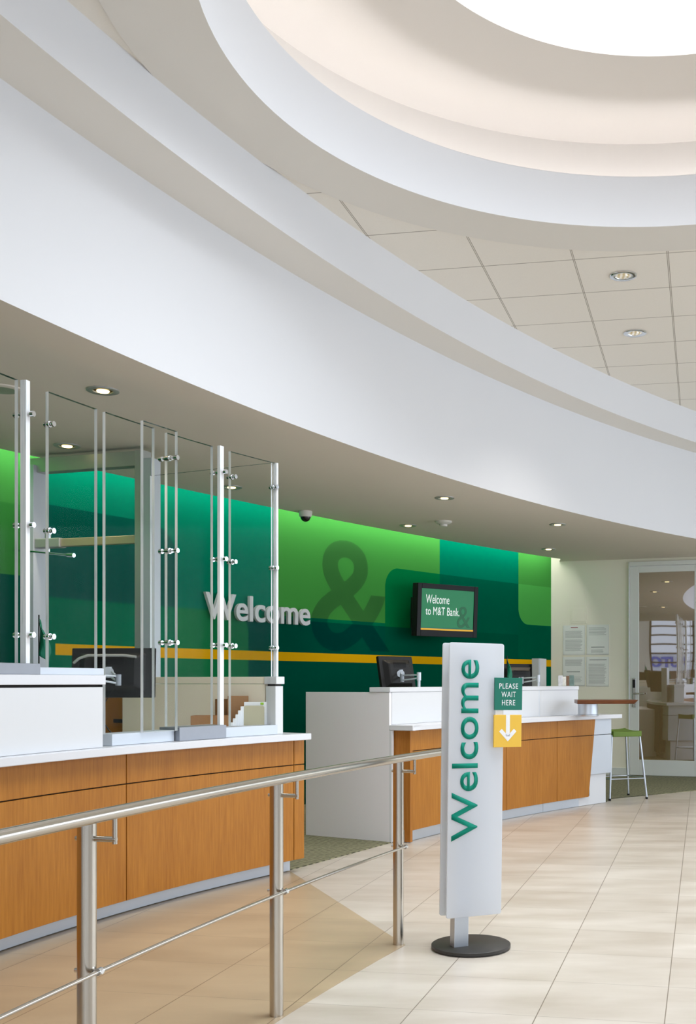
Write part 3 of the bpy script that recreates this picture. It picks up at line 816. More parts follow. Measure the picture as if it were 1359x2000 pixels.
# metal channels and clear screens
DG = .04                                            # line of the screens
def channel(s0, s1, z, h, label, mat='alupaint', d0=-.03, d1=.09):
    bm = B(); arcblock(bm, LC, s0, s1, d0, d1, z, z+h); return tag(obj('screen_channel', bm, M[mat], bevel=.002), label, 'channel', None)
sg = lambda u: LC.su(u, DG)
channel(sg(52), sg(187), 1.2365, .034, 'silver base channel on the white raised ledge')
channel(sL0, sg(50), 1.2365, .05, 'grey metal deal tray on the raised ledge at the left edge', 'tray', -.02, .12)
channel(sg(203), sg(326), .882, .06, 'silver base channel beside the white raised box')
channel(sg(423), sg(530), .882, .058, 'silver base channel in front of the envelopes')
channel(sg(328), sg(421), .882, .075, 'grey metal deal tray between the clear screens', 'tray', -.02, .12)
ZG = 2.56
def screen(s0, s1, z0, d, label, bolts=(), th=.018, bar=False, grp='clear acrylic screens on the near counter'):
    t = thing('acrylic_screen', label, 'screen', group=None)
    bm = B(); n_ = max(1, int((s1-s0)/.15)); sec = []
    for i in range(n_+1):
        s = s0+(s1-s0)*i/n_; a = LC.p(s, d-th/2); b = LC.p(s, d+th/2)
        sec.append([bm.verts.new((a.x, a.y, z0)), bm.verts.new((b.x, b.y, z0)), bm.verts.new((b.x, b.y, ZG)), bm.verts.new((a.x, a.y, ZG))])
    for i in range(n_):
        for k, mi in ((0, 1), (1, 0), (2, 2), (3, 0)):
            bm.faces.new((sec[i][k], sec[i][(k+1) % 4], sec[i+1][(k+1) % 4], sec[i+1][k])).material_index = mi
    bm.faces.new(sec[0][::-1]).material_index = 1; bm.faces.new(sec[-1]).material_index = 1
    bmesh.ops.recalc_face_normals(bm, faces=bm.faces)
    obj('acrylic_panel', bm, [M['acrylic_edge'] if bar else M['acrylic'], M['acrylic_edge'], M['acrylic_top']], t)
    for s, da, db in bolts:
        for z in (2.41, 1.91, 1.415):
            if z < z0: continue
            a = LC.p(s, da); b = LC.p(s, db); bm = B(); v = Vector((b.x-a.x, b.y-a.y, 0)); A0 = Vector((a.x, a.y, z))
            cyl(bm, A0, A0+v, .006, n=10)
            for f0, f1, r in ((-.02, .14, .013), (.3, .42, .012), (.42, .58, .016), (.58, .7, .012), (.86, 1.02, .013)): cyl(bm, A0+v*f0, A0+v*f1, r, n=14)
            obj('standoff_bolt', bm, M['chrome'], t, smooth=True)
    return t
screen(sg(-150), sg(32), 1.285, DG, 'clear screen at the left edge of the photo, above the deal tray')
screen(sg(92), sg(187), 1.27, DG, 'clear screen standing on the silver channel of the raised ledge', bolts=[(sg(95), DG-.02, DG+.03)])
screen(sg(34), sg(42), 1.27, DG+.03, 'narrow clear upright post panel at the left, near the deal tray', bolts=[(sg(40), DG-.03, DG+.07)], th=.03, bar=True)
screen(sg(203), sg(299), .94, DG, 'clear screen just right of the white raised box')
screen(sg(259), sg(327), .94, DG+.06, 'clear overlapping screen left of the deal tray, standing slightly forward', bolts=[(sg(318), DG-.02, DG+.10)])
screen(sg(327), sg(416), .96, DG-.01, 'clear screen standing behind the deal tray')
screen(sg(416.5), sg(424), .94, DG+.04, 'narrow clear upright post panel at the right end of the deal tray', bolts=[(sg(421), DG-.03, DG+.08)], th=.02, bar=True)
screen(sg(451), sg(538), .94, DG-.01, 'clear screen in front of the cardboard box and envelopes', bolts=[(sg(453), DG-.03, DG+.03), (sg(537), DG-.04, DG+.02)])
# vertical silver post carrying the corner, and the screen that runs back over the partition
a = LC.p(sg(540), DG)
bm = B(); cyl(bm, (a.x, a.y, 1.237), (a.x, a.y, ZG), .011, n=12)
tag(obj('corner_post', bm, M['acrylic_edge'], smooth=True), 'clear corner post rising from the white end pier', 'post')
bm = B(); a = LC.p(sg(534), DG-.02); a2 = LC.p(sg(534), .02)
bq = Vector((a.x, a.y)); be = bq+q*.98; nn = nrm*.012
for (z0, z1, mi) in ((1.237, ZG, 0),):
    poly_prism(bm, [tuple(bq), tuple(be), tuple(be+nn), tuple(bq+nn)], z0, z1)
for f in bm.faces:
    if f.normal.z > .9: f.material_index = 2
    elif abs(f.normal.dot(Vector((q.x, q.y, 0)).normalized())) > .9: f.material_index = 1
tag(obj('acrylic_screen', bm, [M['acrylic'], M['acrylic_edge'], M['acrylic_top']]), 'clear return screen running back above the beige partition', 'screen')

# ------------------------------------------------------------------ aluminium door partition behind the near counter
sp_ = thing('security_partition', 'silver metal frame with a cross rail behind the near counter', 'door frame')
P0 = Vector((-3.31, 7.44)); P1 = Vector((-2.43, 7.17)); pd = (P1-P0).normalized(); pnn = Vector((pd.y, -pd.x)); L = (P1-P0).length
PM = frame((*P0, 0), (*pd, 0), (0, 0, 1), (*pnn, 0))
def pbox(name, x0, x1, z0, z1, d0, d1, mat, bev=.003):
    bm = B(); box(bm, x0, x1, z0, z1, d0, d1, PM); return obj(name, bm, M[mat], sp_, bevel=bev)
pbox('upright', -.04, .0, .006, ZS-.03, -.05, .03, 'frame_alu'); pbox('upright', .0, .075, .006, ZS-.08, -.06, .06, 'alupaint')
pbox('upright', L-.04, L+.02, .006, ZS-.03, -.05, .05, 'frame_alu'); pbox('upright', L+.02, L+.10, .006, ZS-.09, -.04, .06, 'alupaint')
pbox('header', .0, L, ZS-.13, ZS-.03, -.05, .03, 'frame_alu')
pbox('cross_rail', .28, L-.04, 2.13, 2.185, .0, .035, 'goldalu')
pbox('closer_box', .02, .28, 2.125, 2.19, -.02, .05, 'frame_alu', .006)
bm = B(); c = PM @ Vector((.16, 2.2, .02)); cyl(bm, (c.x, c.y, 2.185), (c.x, c.y, 2.235), .022, n=16); cyl(bm, (c.x, c.y, 2.10), (c.x, c.y, 2.13), .016, n=16); obj('knob', bm, M['chrome'], sp_, smooth=True)
bm = B(); a = PM @ Vector((-.1, 2.12, .06)); b = PM @ Vector((.42, 2.055, .14)); cyl(bm, a, b, .007, n=10); cyl(bm, b, PM @ Vector((.48, 2.05, .15)), .014, n=10); obj('closer_arm', bm, M['chrome'], sp_)
bm = B(); box(bm, .045, L-.04, .01, ZS-.13, -.012, -.006, PM); obj('glass_pane', bm, M['acrylic'], sp_)

# ------------------------------------------------------------------ monitors
def monitor(x, y, z, w, h, yaw, tilt, label, arm):
    m = Matrix.Translation((x, y, z)) @ Matrix.Rotation(yaw, 4, 'Z') @ Matrix.Rotation(tilt, 4, 'X')
    t = thing('monitor', label, 'monitor')
    bm = B(); box(bm, -w/2, w/2, -.004, .028, -h/2, h/2, m); obj('casing', bm, M['black'], t, bevel=.006)
    bm = B()
    vs0 = [(-w*.40, -h*.36), (w*.40, -h*.36), (w*.40, h*.40), (-w*.40, h*.40)]; vs1 = [(-w*.3, -h*.26), (w*.3, -h*.26), (w*.3, h*.28), (-w*.3, h*.28)]
    A_ = [bm.verts.new(m @ Vector((a, -.004, b))) for a, b in vs0]; B_ = [bm.verts.new(m @ Vector((a, -.045, b))) for a, b in vs1]
    bm.faces.new(B_); 
    for k in range(4): bm.faces.new((A_[k], A_[(k+1) % 4], B_[(k+1) % 4], B_[k]))
    bmesh.ops.recalc_face_normals(bm, faces=bm.faces); bk = obj('back_shell', bm, M['black'], t, bevel=.01, seg=3)
    bm = B()
    for k in range(5): box(bm, -w*.18, w*.18, -.0475, -.044, h*.17+k*.009, h*.17+k*.009+.004, m)
    obj('vent_slots', bm, M['blackgloss'], bk)
    bm = B(); box(bm, -w/2+.012, w/2-.012, .028, .030, -h/2+.012, h/2-.012, m); obj('screen', bm, M['blackgloss'], t)
    bm = B(); c0 = m @ Vector((0, -.045, 0)); 
    pts = [c0]+[Vector(a) for a in arm]
    cyl(bm, c0, c0+Vector((0, -.03, 0)), .03, n=16)
    for a, b in zip(pts[:-1], pts[1:]):
        dv = (b-a).normalized(); o_ = Vector((0, 0, .02))
        cyl(bm, a+o_, b+o_*.6, .006, n=8); cyl(bm, a-o_, b-o_*.6, .006, n=8)
        cyl(bm, a-Vector((0, 0, .032)), a+Vector((0, 0, .032)), .017, n=16); cyl(bm, b-Vector((0, 0, .032)), b+Vector((0, 0, .032)), .017, n=16)
    cyl(bm, pts[-1], Vector((pts[-1].x, pts[-1].y, arm_base)), .012, n=14)
    obj('monitor_arm', bm, M['alupaint'], t, smooth=True)
    return t
arm_base = .76
def at_depth(u, v, Y): return Vector(((u-CX)/F*Y, Y, HC-(v-HZ)*Y/F))
c = at_depth(220, 1314, 6.25)
mon0 = monitor(c.x, c.y, c.z, .505, .29, math.radians(-6), math.radians(-3), 'black monitor seen from behind through the clear screens on the near counter',
               [at_depth(231, 1328, 6.12), at_depth(180, 1322, 6.0)])
bm = B(); tube(bm, [c+Vector((dx, -.05-abs(dx)*.1, .10-(.0 if abs(dx) < .15 else (abs(dx)-.15)*.9))) for dx in (-.2, -.17, -.12, -.05, .02, .09, .16)], .008, 10)
tag(obj('handset_cord', bm, M['frame_alu'], smooth=True), 'coiled grey cord across the back of the near monitor', 'cord')
arm_base = .76
RT = Arc(9.0023, 3.4935, 10.762)
c = at_depth(776, 1318, 8.75)
monitor(c.x, c.y, c.z, .36, .31, math.radians(46), math.radians(-12), 'tilted black monitor behind the far counter, left of the welcome sign',
        [at_depth(785, 1324, 8.62), at_depth(818, 1321, 8.45)])
c = at_depth(1012, 1330, 10.3)
monitor(c.x, c.y, c.z, .36, .33, math.radians(24), math.radians(-6), 'black monitor behind the far counter, right of the welcome sign',
        [at_depth(1019, 1329, 10.1), at_depth(1051, 1325, 10.0)])

# ------------------------------------------------------------------ things in the near station
def onslab(u, d): p = LC.p(LC.su(u, d), d); return p
def obox(name, par, dims, mat, bev=.001):
    bm = B(); box(bm, *dims); return obj(name, bm, M[mat], par, bevel=bev)
cb = onslab(412, -.22); ZT = .8815
bx = thing('cardboard_box', 'open brown cardboard box behind the clear screen on the near counter', 'box', (cb.x, cb.y, ZT), (0, 0, math.radians(6)))
obox('box_front', bx, (-.11, .11, -.06, -.056, 0, .118), 'cardboard'); obox('box_back', bx, (-.11, .11, .056, .06, 0, .118), 'cardboard')
obox('box_side', bx, (-.11, -.106, -.056, .056, 0, .118), 'cardboard'); obox('box_side', bx, (.106, .11, -.056, .056, 0, .118), 'cardboard'); obox('box_base', bx, (-.106, .106, -.056, .056, 0, .004), 'cardinner')
cb = onslab(434, -.32)
b2 = thing('cardboard_box', 'darker brown box standing behind the open cardboard box', 'box', (cb.x, cb.y, ZT), (0, 0, math.radians(6)))
obox('box_body', b2, (-.04, .035, -.03, .03, 0, .215), 'cardinner'); obox('box_flap', b2, (.035, .06, -.03, -.027, 0, .205), 'cardboard')
cb = onslab(466, -.17)
b3 = thing('packing_board', 'tall flat brown cardboard sheet standing by the beige partition', 'board', (cb.x, cb.y, ZT), (0, 0, math.radians(6)))
obox('sheet', b3, (-.065, .06, -.01, .0, 0, .235), 'cardboard')
for k in range(5):
    ca = onslab(453+k*5.0, -.10)
    bm = B(); box(bm, -.009, .009, -.03, .04, 0, .075+.024*k)
    o = obj('envelope_stack', bm, M['paper'], bevel=.001); o.location = (ca.x, ca.y, ZT); o.rotation_euler = (0, 0, math.radians(12))
    tag(o, ['shortest white envelope pack, leftmost of five beside the grey folder', 'second shortest of the five upright white envelope packs', 'middle one of the five upright white envelope packs', 'second tallest of the five upright white envelope packs', 'tallest white envelope pack, right against the grey folder'][k], 'envelopes', 'white envelope packs in the station')
ca = onslab(496, -.04)
fo = thing('folder_stand', 'upright grey beige folder card in front of white papers on the near counter', 'folder', (ca.x, ca.y, ZT), (0, 0, math.radians(4)))
bm = B(); poly_prism(bm, [(-.062, 0), (.062, 0), (.062, .165), (.055, .176), (-.055, .176), (-.062, .165)], -.004, .0, Matrix.Rotation(math.pi/2, 4, 'X')); obj('folder_card', bm, M['folder'], fo)
obox('paper_sheet', fo, (-.064, .072, .02, .026, .0, .198), 'paper'); obox('green_corner', fo, (.036, .056, .018, .0198, .181, .195), 'lime')
ca = onslab(526, -.012)
bm = B(); box(bm, -.010, .006, 0, .02, 0, .198); o = obj('paper_stack', bm, M['paper'], bevel=.001); o.location = (ca.x, ca.y, ZT); tag(o, 'white paper pack squeezed beside the white end pier', 'paper')
# pedestal cabinet behind
ca = at_depth(226, 1400, 7.3)
cbn = thing('pedestal_cabinet', 'maple pedestal cabinet with a black handle behind the near monitor', 'cabinet', (ca.x-.02, ca.y, .006), (0, 0, math.radians(-20)))
obox('cabinet_body', cbn, (-.16, .16, 0, .4, 0, 1.12), 'maple2'); obox('handle', cbn, (.02, .13, -.02, 0, .92, .945), 'black')
bm = B(); tube(bm, [at_depth(203, 1412, 6.5), at_depth(212, 1425, 6.5), at_depth(222, 1437, 6.45), at_depth(236, 1446, 6.4)], .004, 8); tube(bm, [at_depth(222, 1345, 6.2), at_depth(214, 1356, 6.2), at_depth(205, 1372, 6.2), at_depth(203, 1400, 6.3), at_depth(204, 1430, 6.35)], .003, 8)
tag(obj('power_cable', bm, M['cable'], smooth=True), 'thin black cables hanging below the near monitor', 'cable')
ca = at_depth(255, 1434, 6.1)
bm = B(); box(bm, -.12, .2, -.05, .05, .0, .04); o = obj('keyboard', bm, M['black'], bevel=.004); o.location = (ca.x, ca.y+.2, .762); o.rotation_euler = (0, 0, math.radians(20)); tag(o, 'black keyboard on the desk under the near monitor', 'keyboard')

def flag(u, v0, v1, Y, wpx, label, base_z):
    a = at_depth(u, v0, Y); zt = a.z; hh = (v1-v0)*Y/F; w_ = wpx*Y/F
    t = thing('desk_flag', label, 'flag', (a.x, a.y, base_z))
    bm = B(); cyl(bm, (0, 0, 0), (0, 0, zt-base_z+.02), .004, n=8); cyl(bm, (0, 0, 0), (0, 0, .012), .035, n=20); obj('flag_pole', bm, M['black'], t)
    bm = B(); rows = []
    for i in range(9):
        f = i/8; z = zt-base_z-f*hh; wid = w_*(.25+.75*math.sin(min(1, f*1.4)*math.pi/2))*(1 if f < .85 else .8)
        rows.append([bm.verts.new((x_*wid, .018*math.sin(x_*5+f*3), z-x_*.04)) for x_ in (0, .2, .4, .6, .8, 1)])
    for i in range(8):
        for j in range(5): bm.faces.new((rows[i][j], rows[i][j+1], rows[i+1][j+1], rows[i+1][j]))
    o = obj('flag_cloth', bm, M['greenflag'], t, smooth=True); sm = o.modifiers.new('thickness', 'SOLIDIFY'); sm.thickness = .003
    return t
flag(76, 1208, 1278, 5.9, 22, 'small green flag hanging beside the metal uprights at the left', .762)
flag(990, 1285, 1322, 9.75, 10, 'small green flag on a stick behind the far counter, beside the welcome sign', .762)

# ------------------------------------------------------------------ RIGHT COUNTER
KR = RC                                             # kick line
sr = lambda u, d=.03: RC.su(u, d)
e0, e1 = sr(797), sr(1150)
rc = thing('teller_counter', 'far teller counter with maple front and tapered silver end, behind the welcome sign', 'counter')
bm = B(); arcblock(bm, RC, sr(789.5, 0), sr(1060, 0)-.002, -.4, -.0, .002, .095); obj('kick_plate', bm, M['alu'], rc)
bm = B(); arcblock(bm, RC, sr(1060, 0)+.002, sr(1130, 0), -.4, -.0, .002, .095); obj('kick_plate', bm, M['alu'], rc)
bm = B(); arcblock(bm, RC, e0+.02, sr(1150), -.5, .035, .095, .84); obj('carcass', bm, M['dark'], rc)
sJ1, sJ2 = sr(1084.5), sr(985)
def tapered(s0, s1t, s1b, z0, z1, mat):             # panel whose right end leans: s at top and bottom
    bm = B(); n_ = 10; sec = []
    for i in range(n_+1):
        st = s0+(s1t-s0)*i/n_; sb = s0+(s1b-s0)*i/n_
        a, b = RC.p(sb, .0), RC.p(sb, .05); c_, d_ = RC.p(st, .05), RC.p(st, .0)
        sec.append([bm.verts.new((a.x, a.y, z0)), bm.verts.new((b.x, b.y, z0)), bm.verts.new((c_.x, c_.y, z1)), bm.verts.new((d_.x, d_.y, z1))])
    for i in range(n_):
        for k in range(4): bm.faces.new((sec[i][k], sec[i][(k+1) % 4], sec[i+1][(k+1) % 4], sec[i+1][k]))
    bm.faces.new(sec[0][::-1]); bm.faces.new(sec[-1]); bmesh.ops.recalc_face_normals(bm, faces=bm.faces)
    return obj('front_panel', bm, mat, rc, bevel=.0015)
sT, sG, sBt = sr(1162.5, .05), sr(1160, .05), sr(1149.5, .05)
for a, b in ((e0, sr(893)), (sr(893), sJ2), (sJ2, sJ1)):
    for z0, z1 in ((.09, .681), (.687, .838)): tapered(a+.003, b-.003, b-.003, z0, z1, M['maple'])
tapered(sJ1+.003, sT, sG, .687, .838, M['maple']); tapered(sJ1+.003, sG, sBt, .09, .681, M['maple'])
# return at the near end of the counter (darker in the shade), maple too
bm = B(); arcblock(bm, RC, sr(797)-.005, sr(797)+.03, -.40, .05, .006, .838); 
w0 = XY(766, 1646, 0); w1 = XY(797, 1640, 0)
obj('end_panel', bm, M['maple2'], rc)
# silver end block
s1193 = sr(1193, .03); s1185 = sr(1186, .02)
bm = B(); arcblock(bm, RC, sBt-.05, s1193, -.45, .035, .30, .681); obj('end_block', bm, M['alupaint'], rc, bevel=.002)
bm = B(); arcblock(bm, RC, sBt-.05, s1193, -.45, .035, .686, .84); obj('end_block', bm, M['alupaint'], rc, bevel=.002)
bm = B(); arcblock(bm, RC, sr(1130, .0), s1185, -.40, .0, .002, .297); obj('end_plinth', bm, M['laminate'], rc, bevel=.002)
# worktop
sPan = RC.s_of(XY(760, 1646, 0)); dPan = (XY(760, 1646, 0)-RC.p(sPan)).dot(RC.n(sPan))
bm = B(); arcblock(bm, RC, sPan+.032, RC.su(1215, .10), dPan-.40, .10, .841, .881); arcblock(bm, RC, sPan-.001, sPan+.032, dPan+.001, .10, .841, .881)
bmesh.ops.remove_doubles(bm, verts=bm.verts, dist=.0005)
tag(obj('countertop', bm, M['slab'], bevel=.004), 'white worktop of the far teller counter', 'worktop')
# upper box with cap
ub_ = thing('raised_ledge', 'long white raised ledge of the far counter behind the welcome sign', 'counter')
dB = dPan+.004; sb0, sb1 = sPan, RC.su(1129, dB)
jj = [sb0, RC.su(867, dB), RC.su(960, dB), RC.su(1056, dB), sb1]
for a, b in zip(jj[:-1], jj[1:]):
    bm = B(); arcblock(bm, RC, (a if a != sb0 else a+.032)+.0015, b-.0015, dB-.17, dB, .882, 1.126); obj('ledge_panel', bm, M['laminate'], ub_, bevel=.0015)
bm = B(); arcblock(bm, RC, sb0-.004, sb1+.005, dB-.175, dB+.006, 1.127, 1.163); obj('ledge_top', bm, M['slab'], ub_, bevel=.003)
# grey side panel at the near end
g0_ = XY(760, 1646, 0); g1_ = XY(597, 1632, 0); gd = (g1_-g0_).normalized(); gn = Vector((gd.y, -gd.x))
gp = thing('side_panel', 'tall light grey side panel closing the near end of the far counter', 'panel')
bm = B(); poly_prism(bm, [tuple(g0_), tuple(g1_), tuple(g1_+gn*.03), tuple(g0_+gn*.03)], .002, 1.125); obj('panel', bm, M['panelgrey'], gp, bevel=.0015)
bm = B(); poly_prism(bm, [tuple(g0_-gd*.02-Vector((0, 0))), tuple(g0_), tuple(g0_+gn*.03), tuple(g0_-gd*.02+gn*.03)], .002, .84); obj('edge_strip', bm, M['laminate'], gp)
# desk behind
dk2 = thing('staff_desk', 'grey staff desk top behind the far counter', 'desk')
bm = B(); arcblock(bm, RC, sr(850), sr(1100), -.95, -.46, .73, .76); obj('desk_top', bm, M['panelgrey'], dk2)
bm = B(); arcblock(bm, RC, sr(850), sr(850)+.03, -.95, -.46, .006, .73); obj('desk_support', bm, M['panelgrey'], dk2); bm = B(); arcblock(bm, RC, sr(1100)-.03, sr(1100), -.95, -.46, .006, .73); obj('desk_support', bm, M['panelgrey'], dk2)
# little silver box at the far end of the ledge
a = at_depth(1050, 1300, 10.35)
t = thing('divider_panel', 'upright silver divider at the back of the far counter, right of the monitor', 'divider', (a.x, a.y, .762), (0, 0, math.radians(-18)))
obox('divider_body', t, (-.05, .035, -.03, .18, 0, .668), 'frame_alu'); obox('front_edge', t, (.018, .036, -.034, -.03, 0, .668), 'alupaint', 0)
# brochure holder
a = at_depth(1106, 1330, 10.0)
t = thing('brochure_holder', 'clear brochure holder with leaflets on the far end of the raised ledge', 'holder', (a.x, a.y, 1.163), (0, 0, math.radians(20)))
for k, (x0, x1, h_, cname, rgb) in enumerate(((-.085, -.04, .10, 'leaflet', (196, 196, 200)), (-.04, -.004, .088, 'leaflet', (214, 212, 204)), (.0, .03, .097, 'leaflet', (110, 78, 54)), (.032, .08, .102, 'leaflet', (96, 118, 112)))):
    bm = B(); box(bm, x0, x1, -.006+k*.004, -.002+k*.004, .004, h_); obj(cname, bm, plain('leaflet_print', rgb, .5, var=.5, scale=40), t)
bm = B(); box(bm, -.088, .084, -.014, -.011, .0, .07); box(bm, -.088, .084, .03, .033, 0, .10); box(bm, -.088, .084, -.011, .03, 0, .003); obj('holder', bm, M['acrylic'], t)
# wooden bar ledge on its silver drum
a = XY(1148, 1399, .882) if False else Vector(at_depth(1148, 1390, 10.05).xy)
t = thing('bar_ledge', 'mahogany bar ledge on a silver drum at the far end of the counter', 'ledge', (a.x, a.y, .8825))
bm = B(); lathe(bm, [(.0005, 0), (.097, 0), (.1, .006), (.1, .016), (.094, .02), (.094, .115), (.0005, .115)], 48); obj('drum', bm, M['alu'], t, smooth=True)
zt = 1.03-.8825
bm = B(); w0_ = -.11; w1_ = .475
poly_prism(bm, [(w0_, -.16), (w1_-.02, -.10), (w1_, .0), (w1_-.02, .22), (w0_, .28)], .117, zt+.005)
for v in bm.verts:
    if v.co.z < .12 and v.co.x > w1_-.05: v.co.x -= .035
obj('wooden_top', bm, M['mahogany'], t, bevel=.003)

# ------------------------------------------------------------------ bar stool
f1 = XY(1190.7, 1564, 0); f2 = XY(1262.8, 1560.6, 0); f3 = XY(1227, 1554, 0); f4 = f1+(f3-f2)*1.0
st = thing('bar_stool', 'bar stool with a green seat and slim silver legs by the far counter end', 'stool')
Ys = 11.05
sc_ = (f1+f2+f3+f4)/4
ex = (f2-f1).normalized(); ey = (f3-f2).normalized()
def leg(p_, k):
    top = sc_+(p_-sc_)*k; bm = B(); cyl(bm, (p_.x, p_.y, .02), (top.x, top.y, .66), .0105, n=12); l = obj('leg', bm, M['alu'], st, smooth=True)
    bm = B(); cyl(bm, (p_.x, p_.y, .0), (p_.x, p_.y, .022), .013, n=12); obj('foot', bm, M['black'], l)
for p_, k in ((f1, .78), (f2, .74), (f3, .74), (f4, .78)): leg(p_, k)
mid = [sc_+(p_-sc_)*(1-(1-.76)*.2/.64) for p_ in (f1, f2, f3, f4)]
bm = B()
for i in range(4): a, b = mid[i], mid[(i+1) % 4]; cyl(bm, (a.x, a.y, .215), (b.x, b.y, .215), .006, n=8)
obj('footrest', bm, M['alu'], st)
bm = B(); hs = .165; grid = []
sx_, sy_ = .165, .165
for i in range(9):
    row = []
    for j in range(9):
        a = -1+2*i/8; b = -1+2*j/8; q_ = sc_+ex*(a*sx_)+ey*(b*sy_); row.append(bm.verts.new((q_.x, q_.y, .70+.02*b*b*(1 if b > 0 else .2)-.012*(1-a*a))))
    grid.append(row)
low = [[bm.verts.new((v.co.x, v.co.y, .64+.004)) for v in r] for r in grid]
for i in range(8):
    for j in range(8):
        bm.faces.new((grid[i][j], grid[i+1][j], grid[i+1][j+1], grid[i][j+1])); bm.faces.new((low[i][j], low[i][j+1], low[i+1][j+1], low[i+1][j]))
for i in range(8):
    bm.faces.new((grid[i][0], low[i][0], low[i+1][0], grid[i+1][0])); bm.faces.new((grid[i][8], grid[i+1][8], low[i+1][8], low[i][8]))
    bm.faces.new((grid[0][i], grid[0][i+1], low[0][i+1], low[0][i])); bm.faces.new((grid[8][i], low[8][i], low[8][i+1], grid[8][i+1]))
bmesh.ops.recalc_face_normals(bm, faces=bm.faces)
obj('seat', bm, M['stoolgreen'], st, bevel=.006)

# ------------------------------------------------------------------ railing
rl = thing('handrail', 'brushed steel railing with round posts along the near counter', 'railing')
posts = [RAIL.s_of((-1.095, 2.79)), RAIL.s_of(XY(540, 1984, 0)), RAIL.s_of(XY(778, 1845, 0))]
sp0 = posts[0]-1.14
ZR = .865
for s in [sp0]+posts:
    p = RAIL.p(s); d3 = RAIL.n(s); tt = RAIL.tdir(s)
    bm = B(); cyl(bm, (p.x, p.y, .0), (p.x, p.y, .85), .0245, n=40); po = obj('post', bm, M['steel'], rl, smooth=True)
    bm = B(); a = Vector((p.x, p.y, .795)); b = a+Vector((d3.x*.085, d3.y*.085, 0)); cyl(bm, a+Vector((d3.x*.02, d3.y*.02, 0)), b, .0075, n=16); cyl(bm, b-Vector((d3.x*.004, d3.y*.004, .012)), b+Vector((-d3.x*.004, -d3.y*.004, .06)), .0065, n=16)
    obj('rail_bracket', bm, M['steel'], po, smooth=True)
    bm = B(); cyl(bm, a-Vector((d3.x*.032, d3.y*.032, 0)), a-Vector((d3.x*.022, d3.y*.022, 0)), .006, n=12); obj('bolt_head', bm, M['steel'], po, smooth=True)
    bm = B(); a = Vector((p.x, p.y, .45)); cyl(bm, a-Vector((d3.x*.034, d3.y*.034, 0)), a+Vector((d3.x*.046, d3.y*.046, 0)), .006, n=12)
    b = a+Vector((d3.x*.036, d3.y*.036, 0)); cyl(bm, b-Vector((tt.x*.009, tt.y*.009, 0)), b+Vector((tt.x*.009, tt.y*.009, 0)), .010, n=16)
    obj('rod_clamp', bm, M['chrome'], po, smooth=True)
sEnd = posts[2]+.36
bm = B(); tube(bm, [(*RAIL.p(sp0+(sEnd-sp0)*k/60, .081), ZR) for k in range(61)], .0175, 32); obj('top_rail', bm, M['steel'], rl, smooth=True)
bm = B(); tube(bm, [(*RAIL.p(sp0+(posts[2]+.01-sp0)*k/60, .036), .45) for k in range(61)], .006, 14); obj('lower_rod', bm, M['steel'], rl, smooth=True)

# ------------------------------------------------------------------ welcome sign
fl = Vector((-.267, 4.72)); fr = Vector((-.026, 4.847)); sx3 = (fr-fl).normalized(); sw_ = (fr-fl).length; sn = Vector((sx3.y, -sx3.x))
SM = frame((fl.x, fl.y, .157), (*sx3, 0), (0, 0, 1), (*sn, 0))
SM = SM @ Matrix.Rotation(math.radians(-.75), 4, 'Z')                  # the panel stands very slightly out of plumb
ws = thing('welcome_sign', 'tall white floor sign reading Welcome in green, on a round black base', 'sign')
def rrect_pts(w, h, r, n=6):
    o = []
    for cx_, cy_, a0 in ((w-r, r, -90), (w-r, h-r, 0), (r, h-r, 90), (r, r, 180)):
        for k in range(n+1): a = math.radians(a0+90*k/n); o.append((cx_+r*math.cos(a), cy_+r*math.sin(a)))
    return o
SH = 1.222
bm = B(); poly_prism(bm, rrect_pts(sw_, SH, .012), -.010, 0, SM); front = obj('front_panel', bm, M['frosted'], ws, bevel=.002)
bm = B(); poly_prism(bm, rrect_pts(sw_, SH, .012), -.080, -.070, SM); obj('back_panel', bm, M['frosted'], ws, bevel=.002)
bm = B(); box(bm, .048, .118, -.137, SH-.06, -.066, -.018, SM); obj('post', bm, M['alu'], ws, bevel=.003)
bm = B(); box(bm, .050, .116, .02, SH-.05, -.018, -.0105, SM); obj('spacer', bm, M['alupaint'], ws)
bc = Vector((-.163, 4.84))
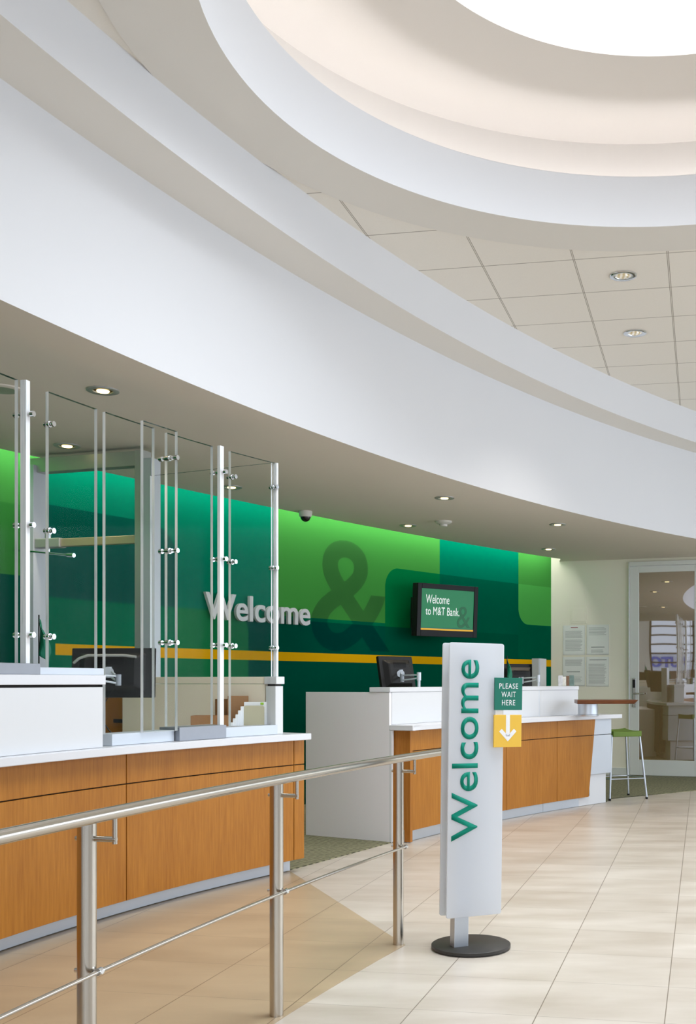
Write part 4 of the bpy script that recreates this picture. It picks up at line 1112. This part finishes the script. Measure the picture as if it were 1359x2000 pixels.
bm = B(); lathe(bm, [(.0005, .002), (.168, .002), (.168, .006), (.179, .007), (.179, .019), (.176, .021), (.0005, .021)], 72, (bc.x, bc.y)); obj('base_disc', bm, M['darkbase'], ws, smooth=True)
# vertical word
TX = .807; cap = .128
tb_ = text_bm('Welcome', w=TX, h=cap, depth=.0015, weight=.008)
rotm = SM @ Matrix.Translation((.146, .34, 0)) @ Matrix.Rotation(math.pi/2, 4, 'Z')
tb_.transform(rotm); obj('welcome_text', tb_, M['lettergreen'], front)
# wait signs
def plaque(x0, y0, w, h, mat, name):
    bm = B(); box(bm, x0, x0+w, y0, y0+h, .012, .020, SM); return obj(name, bm, M[mat], ws, bevel=.001)
pw = .141
g_y0 = 1.080-.157; g_h = .146; y_y0 = .912-.157; y_h = .146
gpq = plaque(.216, g_y0, pw, g_h, 'signgreen', 'wait_plaque'); ypq = plaque(.214, y_y0, pw, y_h, 'signyellow', 'arrow_plaque')
for k, (wd, ww) in enumerate((('PLEASE', .096), ('WAIT', .074), ('HERE', .068))):
    b = text_bm(wd, w=ww, h=.0245, weight=.004, space=1.12, M4=SM @ Matrix.Translation((.216+pw/2-ww/2, g_y0+g_h-.050-k*.0375, .0205))); obj('plaque_text', b, M['letterwhite'], gpq)
ax = .214+pw/2; ay = y_y0
arrow = [(ax-.010, ay+y_h), (ax-.010, ay+.058), (ax-.031, ay+.083), (ax-.044, ay+.071), (ax, ay+.026), (ax+.044, ay+.071), (ax+.031, ay+.083), (ax+.010, ay+.058), (ax+.010, ay+y_h)]
bm = B()
for part_ in ([(-.010, y_h), (-.010, .050), (.010, .050), (.010, y_h)], [(-.031, .083), (-.044, .071), (.0, .026), (.0, .0525)], [(.0, .0525), (.0, .026), (.044, .071), (.031, .083)]):
    poly_prism(bm, [(ax+x, ay+y) for x, y in part_], .0200, .0206, SM)
obj('arrow', bm, M['letterwhite'], ypq)
bm = B(); box(bm, .225, .262, y_y0+.03, g_y0+.10, 0, .0118, SM); obj('plaque_mount', bm, M['letterwhite'], ws)
